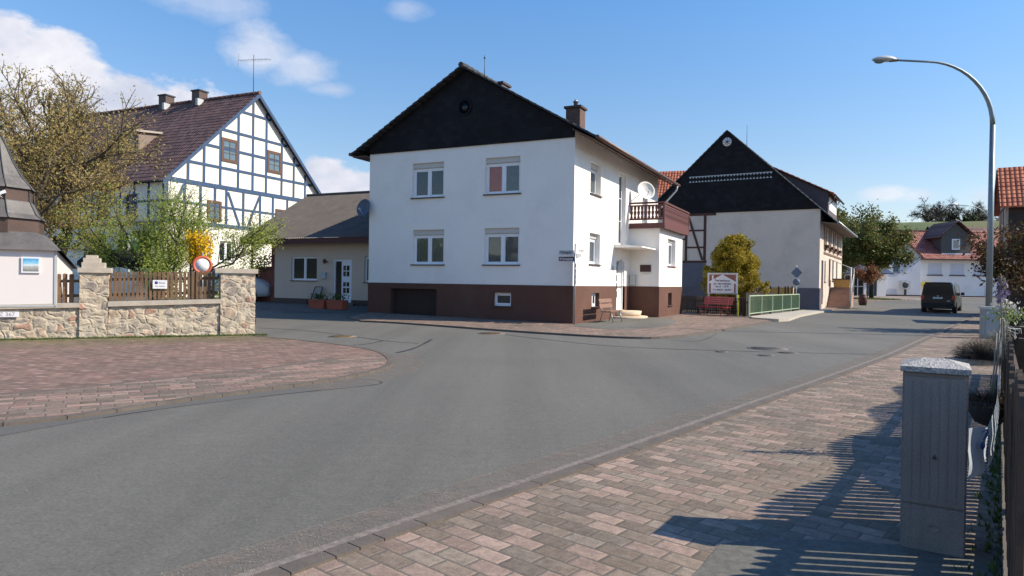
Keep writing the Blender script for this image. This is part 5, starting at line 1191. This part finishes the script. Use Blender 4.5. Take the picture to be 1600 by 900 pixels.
mb = MB(); q = [(-1.2,-1.2,2.05), (1.2,-1.2,2.05), (1.2,1.2,2.05), (-1.2,1.2,2.05)]; tp = [(-.8,-.5,2.5), (.75,-.5,2.5), (.75,.5,2.5), (-.8,.5,2.5)]
for k in range(4): mb.face([q[k], q[(k+1) % 4], tp[(k+1) % 4], tp[k]]); mb.face([q[k], (q[k][0], q[k][1], 1.9), (q[(k+1) % 4][0], q[(k+1) % 4][1], 1.9), q[(k+1) % 4]])
mb.face(tp); mb.build('canopy', mat('black_canvas', (.015,.015,.017), .8, .1, 3, .1), CN)
for x in (-1.1, 1.1):
    for y in (-1.1, 1.1): MB().box(x-.04, x+.04, y-.04, y+.04, 0, 2.05).build('leg', M_darkm, CN)
# brick arch fragment left of the low house
o = thing('brick_arch', 'broken red brick pier with arch and creeper beside the low house', 'brick pier', (-13.0, 36.1, .3), az_rot(A)); rn = np.random.default_rng(3)
MB().box(.35, .85, 0, .5, 0, 3.7).box(-.9, .35, .1, .5, 0, 1.9).build('pier', mat('red_brick', (.26,.09,.065), .9, .2, 8, .5, 30), o); leaves(MB(), rn.normal(size=(700, 3))*(.55, .25, .35)+(-.5, 0, 2.1), .04, .09, rn).build('creeper', M_dk, o)

# ================================================================ vehicles
def vehicle(name, label, cat, loc_, rz, paint, L=4.9, Hh=1.95, lights=True, plate=None, kombi=True):
    o = thing(name, label, cat, loc_, rz); w = .95; bz = 1.08; zb = .28
    st = [(0, .32, .90, bz, .76, Hh-.06), (.06, .26, .93, bz, .78, Hh-.01), (.3, .26, .95, bz, .80, Hh), (3.0*L/4.9, .26, .95, bz, .80, Hh), (3.3*L/4.9, .26, .95, bz, .80, Hh-.05), (4.15*L/4.9, .26, .94, bz, .82, 1.2), (4.75*L/4.9, .28, .88, .9, .80, 1.0), (L, .34, .75, .7, .7, .82)]
    rings_ = []; mb = MB()
    for (y, b0_, ww, bl2, rw, zr2) in st:
        h_ = [(ww-.06, b0_), (ww, b0_+.22), (ww+.005, bl2-.18), (ww-.015, bl2), (rw+.02, max(bl2+.02, zr2-.14)), (rw-.07, zr2-.02), (rw*.5, zr2+.02)]
        pts_ = [(x, y, z) for x, z in h_] + [(-x, y, z) for x, z in h_[::-1]]
        rings_.append([mb.P(q) for q in pts_])
    n = len(rings_[0])
    for i in range(len(rings_)-1):
        for k in range(n): mb.f.append([rings_[i][k], rings_[i][(k+1) % n], rings_[i+1][(k+1) % n], rings_[i+1][k]]); mb.sm.append(True)
    mb.f.append(rings_[0]); mb.sm.append(False); mb.f.append(rings_[-1][::-1]); mb.sm.append(False)
    mb.build('body', paint, o)
    rear = MB().prism([(-.80, -.012, 1.12), (.80, -.012, 1.12), (.70, -.012, Hh-.2), (.62, -.012, Hh-.13), (-.62, -.012, Hh-.13), (-.70, -.012, Hh-.2)], (0, .02, 0)); rear.build('rear_window', M_dglass, o)
    for s in (1, -1):
        sw = MB()
        for (a, b_) in ((.35, 1.5), (1.58, 2.75)):
            a *= L/4.9; b_ *= L/4.9
            sw.face([(s*.945, a, 1.13), (s*.945, b_, 1.13), (s*.845, b_, Hh-.19), (s*.845, a+.08, Hh-.19)])
        sw.face([(s*.948, 2.82*L/4.9, 1.13), (s*.948, 3.95*L/4.9, 1.13), (s*.86, 3.25*L/4.9, Hh-.2), (s*.85, 2.82*L/4.9, Hh-.19)])
        sw.build('side_window', M_dglass, o)
        mi = MB().box(s*.96, s*1.16, 3.35*L/4.9, 3.5*L/4.9, 1.12, 1.32); mi.build('mirror', paint if paint is M_blackp else M_rub, o)
        for y in (.85, L-.95):
            wh = MB(T((s*.84, y, .33))); wh.lathe((0,0,0), [(.33,-.11), (.33,.11), (.22,.12)], 20, (s,0,0)); wo = wh.build('wheel', M_rub, o); MB(T((s*.84, y, .33))).lathe((0,0,0), [(.215,.112), (.18,.09), (0,.1)], 12, (s,0,0)).build('rim', M_metal, wo)
            MB(T((s*.85, y, .33))).lathe((0,0,0), [(.40,-.1), (.40,.108), (.335,.108)], 20, (s,0,0)).build('wheel_arch', M_rub, o)
        MB().box(s*.76, s*.925, -.022, .02, .85, 1.12).build('taillight', M_tail, o)
        MB().box(s*.55, s*.84, L-.2, L-.08, .68, .9).build('headlight', M_lgrey, o)
    MB().box(-.9, .9, -.06, .05, .38, .62).build('bumper', M_rub if paint is M_blackp else M_lgrey, o)
    ws = MB().face([(-.72, 3.42*L/4.9, Hh-.08), (.72, 3.42*L/4.9, Hh-.08), (.80, 4.12*L/4.9, 1.27), (-.80, 4.12*L/4.9, 1.27)]); 
    mb = MB(); mb.face([(-.70, 3.45*L/4.9, Hh-.06), (.70, 3.45*L/4.9, Hh-.06), (.78, 4.1*L/4.9, 1.31), (-.78, 4.1*L/4.9, 1.31)]); mb.build('windscreen', M_dglass, o)
    if plate:
        p_ = MB().box(-.26, .26, -.03, -.012, .90, 1.01).build('number_plate', M_wht, o); text('lettering', plate, .09, p_, T((0, -.032, .955)), M_ink, .001)
        MB(T((0,-.014,1.08))).lathe((0,0,0), [(.05,0), (.05,.01), (.035,.012)], 14, (0,-1,0)).build('emblem', M_metal, o)
        MB().box(.5, .68, -.02, -.011, .74, .8).build('badge', M_lgrey, o)
    if name == 'minivan': MB().box(-.7, .7, -.14, .05, Hh-.03, Hh+.005).build('spoiler', paint, o)
    return o
vehicle('minivan', 'black minivan driving away on the road, seen from behind', 'van', (27.2, 43.6, .0), R(-38), M_blackp, plate='VB K 482')
vehicle('white_car', 'white car parked beside the low house, mostly hidden by the stone pier', 'car', (-16.9, 37.3, .33), R(-100), M_whitep, L=4.3, Hh=1.62)

# ================================================================ street lamps and right side
def lamp_post(label, loc_, rz, Hs, reach, rise, r=.09):
    o = thing('street_lamp', label, 'street lamp', loc_, rz, 'street lamps'); mb = MB(); mb.tube((0,0,-.05), (0,0,.9), r*1.35, r*1.3, 14)
    mb.tube((0,0,.9), (0,0,Hs), r*1.05, r*.85, 14); pts_ = [(0,0,Hs)]
    for k in range(1, 13):
        a = k/12*pi/2; pts_.append((-(reach*.62)*(1-cos(a)), 0, Hs+rise*sin(a)))
    pts_.append((-reach*.93, 0, Hs+rise+.03)); rs_ = [r*.85-(r*.5)*i/(len(pts_)-1) for i in range(len(pts_))]
    mb.path(pts_, rs_, 12); mb.build('pole', M_lamp, o)
    e = Vector((-reach*.93, 0, Hs+rise+.03))
    hd = MB(T(e)); prof = [(0.0, .03), (-.06, .07), (-.2, .10), (-.42, .11), (-.62, .085), (-.76, .03), (-.80, .0)]
    secs = []
    for x, h_ in prof: secs.append([hd.P((x, 1.6*h_*cos(a)+0, (1.3*h_*sin(a) if sin(a) > 0 else h_*.35*sin(a))+.0)) for a in np.linspace(0, 2*pi, 13)[:-1]])
    for i in range(len(secs)-1):
        for k in range(12): hd.f.append([secs[i][k], secs[i][(k+1) % 12], secs[i+1][(k+1) % 12], secs[i+1][k]]); hd.sm.append(True)
    h_o = hd.build('lamp_head', M_lgrey, o)
    gl = MB(T(e+Vector((-.55, 0, -.02)))); gl.M = gl.M @ Matrix.Diagonal((1.6, .9, 1, 1)); gl.lathe((0,0,0), [(.12,0), (.10,-.05), (.05,-.09), (0,-.1)], 14); gl.build('lamp_glass', M_bglass, h_o)
    MB(T(e)).tube((-.2,0,.02), (.05,0,.02), .085, .06, 12).build('collar', M_darkm, h_o)
    return o
lamp_post('tall grey curved street lamp in the foreground at the right', (15.55, 22.25, 0), 0, 6.9, 3.42, 2.02)
l2 = lamp_post('smaller-looking street lamp farther down the road, behind the tall one', (37.3, 53.2, .3), R(8), 5.7, 3.2, 2.0, .07)

# grey street cabinet at the lamp foot
M_scb = mat('grey_cabinet_plastic', (.27,.30,.31), .6, .05, 3, 0)
SCB = thing('utility_cabinet', 'small pale grey utility cabinet at the foot of the tall lamp post', 'cabinet', (14.55, 21.0, .03), R(-14))
MB().box(0, .62, 0, .35, .0, .92).build('body', M_scb, SCB); MB().box(-.03, .65, -.03, .38, .92, .99).build('lid', M_lgrey, SCB); MB().box(.03, .59, -.012, -.001, .08, .88).build('door', M_scb, SCB)
# concrete cabinet foreground
CC = thing('concrete_cabinet', 'tall grey concrete utility cabinet with peaked top in the right foreground', 'cabinet', (2.30, 4.0, .035), R(-32))
m_cc, t, b = new_mat('exposed_concrete'); v = objco(t)
n1 = t.noise(v, 3, 6, .65); n2 = t.noise(v, 150, 3, .6); c = t.ramp(n1, [(.3, (.215,.19,.175)), (.7, (.28,.25,.235))]); c = t.mix(1, c, t.ramp(n2, [(.3, .72), (.7, 1.25)]), 'MULTIPLY')
mpg = t.new('ShaderNodeMapping'); mpg.inputs['Scale'].default_value = (14, 14, .5); t.l.new(v, mpg.inputs[0]); c = t.mix(t.ramp(t.noise(mpg.outputs[0], 1, 5, .7), [(.5, 0.), (.75, .3)]), c, (.14,.13,.12))
t.put(b.inputs['Base Color'], c); b.inputs['Roughness'].default_value = .9; t.put(b.inputs['Normal'], t.bump(t.m('ADD', n2, t.m('MULTIPLY', n1, .4)), .5, .004))
m_rf, t, b = new_mat('pebble_concrete'); v = objco(t); vv = t.new('ShaderNodeTexVoronoi'); vv.inputs['Scale'].default_value = 90; t.l.new(v, vv.inputs[0])
t.put(b.inputs['Base Color'], t.ramp(t.sep(vv.outputs['Color'])[0], [(0, (.20,.19,.18)), (.5, (.33,.32,.31)), (1, (.46,.44,.42))])); b.inputs['Roughness'].default_value = .9; t.put(b.inputs['Normal'], t.bump(vv.outputs[0], .6, .006))
cw, cd = .322, .36
def cbox(name, x0, x1, y0, y1, z0, z1, m, parent, bev=.006):
    o = MB().box(x0, x1, y0, y1, z0, z1).build(name, m, parent); bm = bmesh.new(); bm.from_mesh(o.data); bmesh.ops.remove_doubles(bm, verts=bm.verts, dist=1e-5); bmesh.ops.bevel(bm, geom=bm.edges[:], offset=bev, segments=2, affect='EDGES'); bm.to_mesh(o.data); bm.free(); return o
cbox('body', 0, cw, 0, cd, -.04, 1.03, m_cc, CC)
cbox('base_panel', .006, cw-.006, -.012, -.0, -.04, .262, m_cc, CC, .004)
dr_ = cbox('door', .006, cw-.006, -.013, 0, .270, 1.005, m_cc, CC, .004)
mb = MB()
for k in range(1, 7): mb.box(.006+k*.044, .009+k*.044, -.0155, -.0128, .30, .98)
mb.build('ribs', m_cc, dr_)
mb = MB(T((.165, -.013, .55))); mb.prism([(-.012, 0, -.012), (.012, 0, -.012), (0, 0, .014)], (0, -.006, 0)); mb.build('lock', M_darkm, dr_)
mb = MB(T((.165, -.0125, .14))); mb.M = mb.M @ Matrix.Diagonal((1, 1, .62, 1)); mb.lathe((0,0,0), [(.034,0), (.034,.003), (.030,.003), (.028,.0005), (0,.0005)], 24, (0,-1,0)); mb.build('oval_emblem', m_cc, CC)
mb = MB(); e_ = .012; mb.prism([(-e_, -.03, 1.032), (cw+e_, -.03, 1.032), (cw+e_, -.03, 1.062), (cw*.5, -.03, 1.062), (-e_, -.03, 1.062)], (0, cd+.04, 0))
A_ = [(-e_, -.03, 1.0625), (cw+e_, -.03, 1.0625), (cw+e_, cd+.01, 1.0625), (-e_, cd+.01, 1.0625)]; B_ = [(.10, .13, 1.105), (cw-.10, .13, 1.105)]
mb.face([A_[0], A_[1], B_[1], B_[0]]); mb.face([A_[1], A_[2], B_[1]]); mb.face([A_[2], A_[3], B_[0], B_[1]]); mb.face([A_[3], A_[0], B_[0]])
mb.build('roof', m_rf, CC)

# near right fence: pickets with scalloped tops on a low stone kerb
fa_ = atan2(1, .713); fz = lambda x: .97 + .10*cos((x-.35)*2*pi/2.3)
NF = picket_fence('garden_fence', 'tall dark wooden picket fence with wavy top along the right foreground', (*FEN(2.35), .16), fa_, 12.0, 1.0, M_fencen, .105, .075, .02, fz, (.22, .78), True, side=-1)
mb = MB(); mb.M = T((*FEN(2.35), 0)) @ Matrix.Rotation(fa_, 4, 'Z'); mb.box(0, 12, -.18, .04, -.05, .15); o = mb.build('plinth_kerb', M_kerb, None); o.parent = NF; o.matrix_parent_inverse = NF.matrix_basis.inverted() if 0 else (Matrix.Translation(NF.location) @ Matrix.Rotation(fa_, 4, 'Z')).inverted()
slab('garden_bed', [FEN(2.0), FEN(13.5), (20,19), (30,30), (40,44), (60,40), (30,5), (8,-2)], mat('garden_soil', (.06,.055,.03), .95, .3, 3, .5, 30), .02, -.02)
def fp(s, off=0, z=0):   # point on the near fence: distance along, offset towards the street
    a = fa_; b0_ = FEN(2.35); return (b0_[0]+s*cos(a)-off*sin(a), b0_[1]+s*sin(a)+off*cos(a), z)
# banner
m_ban, t, b = new_mat('banner_cloth'); v = objco(t); c = t.ramp(t.noise(v, 6, 4, .6), [(.35, (.50,.60,.72)), (.7, (.68,.74,.80))])
t.put(b.inputs['Base Color'], c); b.inputs['Roughness'].default_value = .5
BN = thing('banner', 'crumpled white and blue advertising banner hanging loose from the near fence', 'banner', (3.3, 4.9, 0))
cp = smooth([(0,0), (.10,.045), (.21,.10), (.34,.22), (.50,.42), (.78,.80), (1.15,1.32), (1.62,1.94)], 5); rows_ = 9; grid_ = []
mb = MB(); nC = len(cp)
for i, (x, y) in enumerate(cp):
    f = i/(nC-1); zb_ = .17 + .46*f**1.4; zt_ = .53 + (.02 if f < .25 else (f-.25)*.75)
    grid_.append([mb.P((x + .005*sin(j*1.1+i*.25), y + .006*cos(j*.9+i*.3), zb_+(zt_-zb_)*j/rows_)) for j in range(rows_+1)])
for i in range(nC-1):
    for j in range(rows_): mb.f.append([grid_[i][j], grid_[i+1][j], grid_[i+1][j+1], grid_[i][j+1]]); mb.sm.append(True)
mb.build('cloth', m_ban, BN)
mbl = mat('banner_blue', (.03,.08,.30), .5, .05, 3, 0)
Mb = T((.17, .07, 0)) @ Matrix.Rotation(R(27), 4, 'Z')
text('lettering', 'WINTERGARTEN', .042, BN, T((.165,.045,.33)) @ Matrix.Rotation(R(27), 4, 'Z') @ Matrix.Rotation(R(-84), 4, 'Y'), mbl, .0015)
mb = MB(T((.12,.028,.42)) @ Matrix.Rotation(R(25), 4, 'Z')); mb.lathe((0,0,0), [(.03,0), (.028,.003), (0,.004)], 16, (0,-1,0)); mb.build('emblem_drop', mbl, BN)
mb = MB(T((.12,.02,.46)) @ Matrix.Rotation(R(25), 4, 'Z')); mb.path([(.0,0,0), (.03,0,.025), (.045,0,.055), (.04,0,.075), (-.02,0,.06)], [.006,.008,.008,.006,.002], 6); mb.build('emblem_swoosh', mbl, BN)
# hanging pot and dried grass
def tuft3(c, n, l, rg, up=.6):
    mb = MB()
    for _ in range(n):
        d = Vector((rg.gauss(0, 1), rg.gauss(0, 1), abs(rg.gauss(up, .5)))).normalized(); p = Vector(c)+Vector((rg.gauss(0,.03), rg.gauss(0,.03), 0)); q = p+d*l*rg.uniform(.5, 1); w_ = d.orthogonal().normalized()*.003; q2 = q+Vector((d.x*.4, d.y*.4, -.3)).normalized()*l*rg.uniform(.1, .45)
        mb.face([p-w_, p+w_, q+w_*.7, q-w_*.7]); mb.face([q-w_*.7, q+w_*.7, q2])
    return mb
rg = random.Random(8)
PT = thing('hanging_pot', 'black round pot with dry brown grass hung on the near fence', 'flower pot', (4.17, 5.95, .36))
MB().lathe((0,0,0), [(.03,0), (.10,.03), (.15,.12), (.16,.22), (.15,.22), (.13,.2), (0,.19)], 20).build('pot', M_rub, PT)
m_dry = leafmat('dry_grass', [(.05,.03,.02), (.10,.06,.035), (.15,.10,.05)], .2)
tuft3((0,0,.18), 900, .2, rg, .35).build('plant', m_dry, PT)
PS2 = thing('flower_stake', 'bouquet of violet and white flowers on long canes rising from the fence pot', 'flower stake', (4.2, 5.95, .55))
mb = MB()
for (a, b_) in (((-.02,0,0), (.03,.0,.62)), ((.02,.02,0), (.08,.03,.75)), ((.12,.05,0), (.10,.05,.95)), ((.22,.1,-.2), (.12,.06,.9)), ((.26,.12,-.3), (.19,.1,.62))): mb.path([a, ((a[0]+b_[0])/2+.012, (a[1]+b_[1])/2, (a[2]+b_[2])/2), b_], .007, 6)
mb.build('canes', mat('grey_cane', (.28,.24,.19), .8, .1, 5, 0), PS2)
rn = np.random.default_rng(4)
for nm, col_, c_, s_, k_ in (('violet_flowers', [(.13,.09,.19), (.24,.18,.30)], (.10,.05,.98), (.025,.025,.05), 120), ('white_flowers', [(.45,.45,.38), (.62,.60,.55)], (.16,.07,.84), (.05,.05,.035), 140), ('green_leaves', [(.12,.18,.05), (.30,.36,.14)], (.22,.1,.78), (.08,.07,.035), 240), ('top_flower', [(.30,.28,.12), (.2,.16,.22)], (.10,.05,1.06), (.02,.02,.035), 60)):
    leaves(MB(), rn.normal(size=(k_, 3))*s_+c_, .008, .022, rn).build(nm, leafmat(nm, col_, .3), PS2)
mb = MB(); rg2 = random.Random(5)
for k in range(7):
    a = rg2.uniform(-.8, .8); mb.path([(.1,.05,.78), (.14+.05*cos(a), .09+.05*sin(a), .66+rg2.uniform(-.03,.03)), (.28+.08*cos(a), .2+.1*sin(a), .62+rg2.uniform(-.08,.04)), (.45, .34+.1*sin(a), .60)], .003, 4)
mb.build('ribbons', M_lgrey, PS2)
# dark shrubs in a trough further along
TG = thing('shrub_trough', 'low planter with dark bare shrub on the pavement before the small cabinet', 'planter', (9.9, 13.75, .035), R(-12))
MB().box(-.95, .6, -.2, .25, 0, .1).build('trough', M_conc, TG); tuft3((-.35,0,.1), 2600, .55, rg, .55).build('shrub', leafmat('dark_twigs', [(.02,.018,.015), (.05,.04,.03)], .1), TG)
TG = thing('shrub', 'dark low shrub between canes and hedge at the right edge', 'shrub', (11.9, 15.9, .03)); tuft3((0,0,.05), 2600, .8, rg, .9).build('foliage', leafmat('dark_green_twigs', [(.03,.035,.015), (.09,.10,.03)], .1), TG)
MB().tube((0,0,0), (0,0,.3), .03).build('stem', M_barkd, TG)

# loose grit along the kerbs and on the pavement, and weeds at the fence foot
rg = random.Random(12); mb = MB()
def pebble(x, y, z, r):
    a = [mb.P((x+r*cos(k*2.1+x), y+r*sin(k*2.1+x), z)) for k in range(3)]; b_ = mb.P((x, y, z+r*.7))
    for q in ((0,1),(1,2),(2,0)): mb.f.append([a[q[0]], a[q[1]], b_]); mb.sm.append(False)
for k in range(1500):
    i = rg.randint(6, len(RK)-8); f = rg.random(); x = RK[i][0]+(RK[i+1][0]-RK[i][0])*f; y = RK[i][1]+(RK[i+1][1]-RK[i][1])*f
    d = rg.gauss(-.12, .22); x += d*.77; y -= d*.64
    pebble(x, y, .007 if d < 0 else (.0505 if d < .12 else .036), rg.uniform(.002, .007))
for k in range(500): pebble(rg.uniform(-6, 9), rg.uniform(4, 18), .0045, rg.uniform(.002, .008))
tag(mb.build('grit', mat('grit_stones', (.22,.20,.17), .9, .4, 40, 0)), 'loose grit scattered along the kerb and over the road', 'grit', kind='stuff')
pts = []
for k in range(700):
    q = fp(rg.uniform(.3, 11), abs(rg.gauss(.05, .06))); pts.append((q[0], q[1]))
tufts('grass', 'sparse weeds along the foot of the near wooden fence', pts, .06, seed=9)
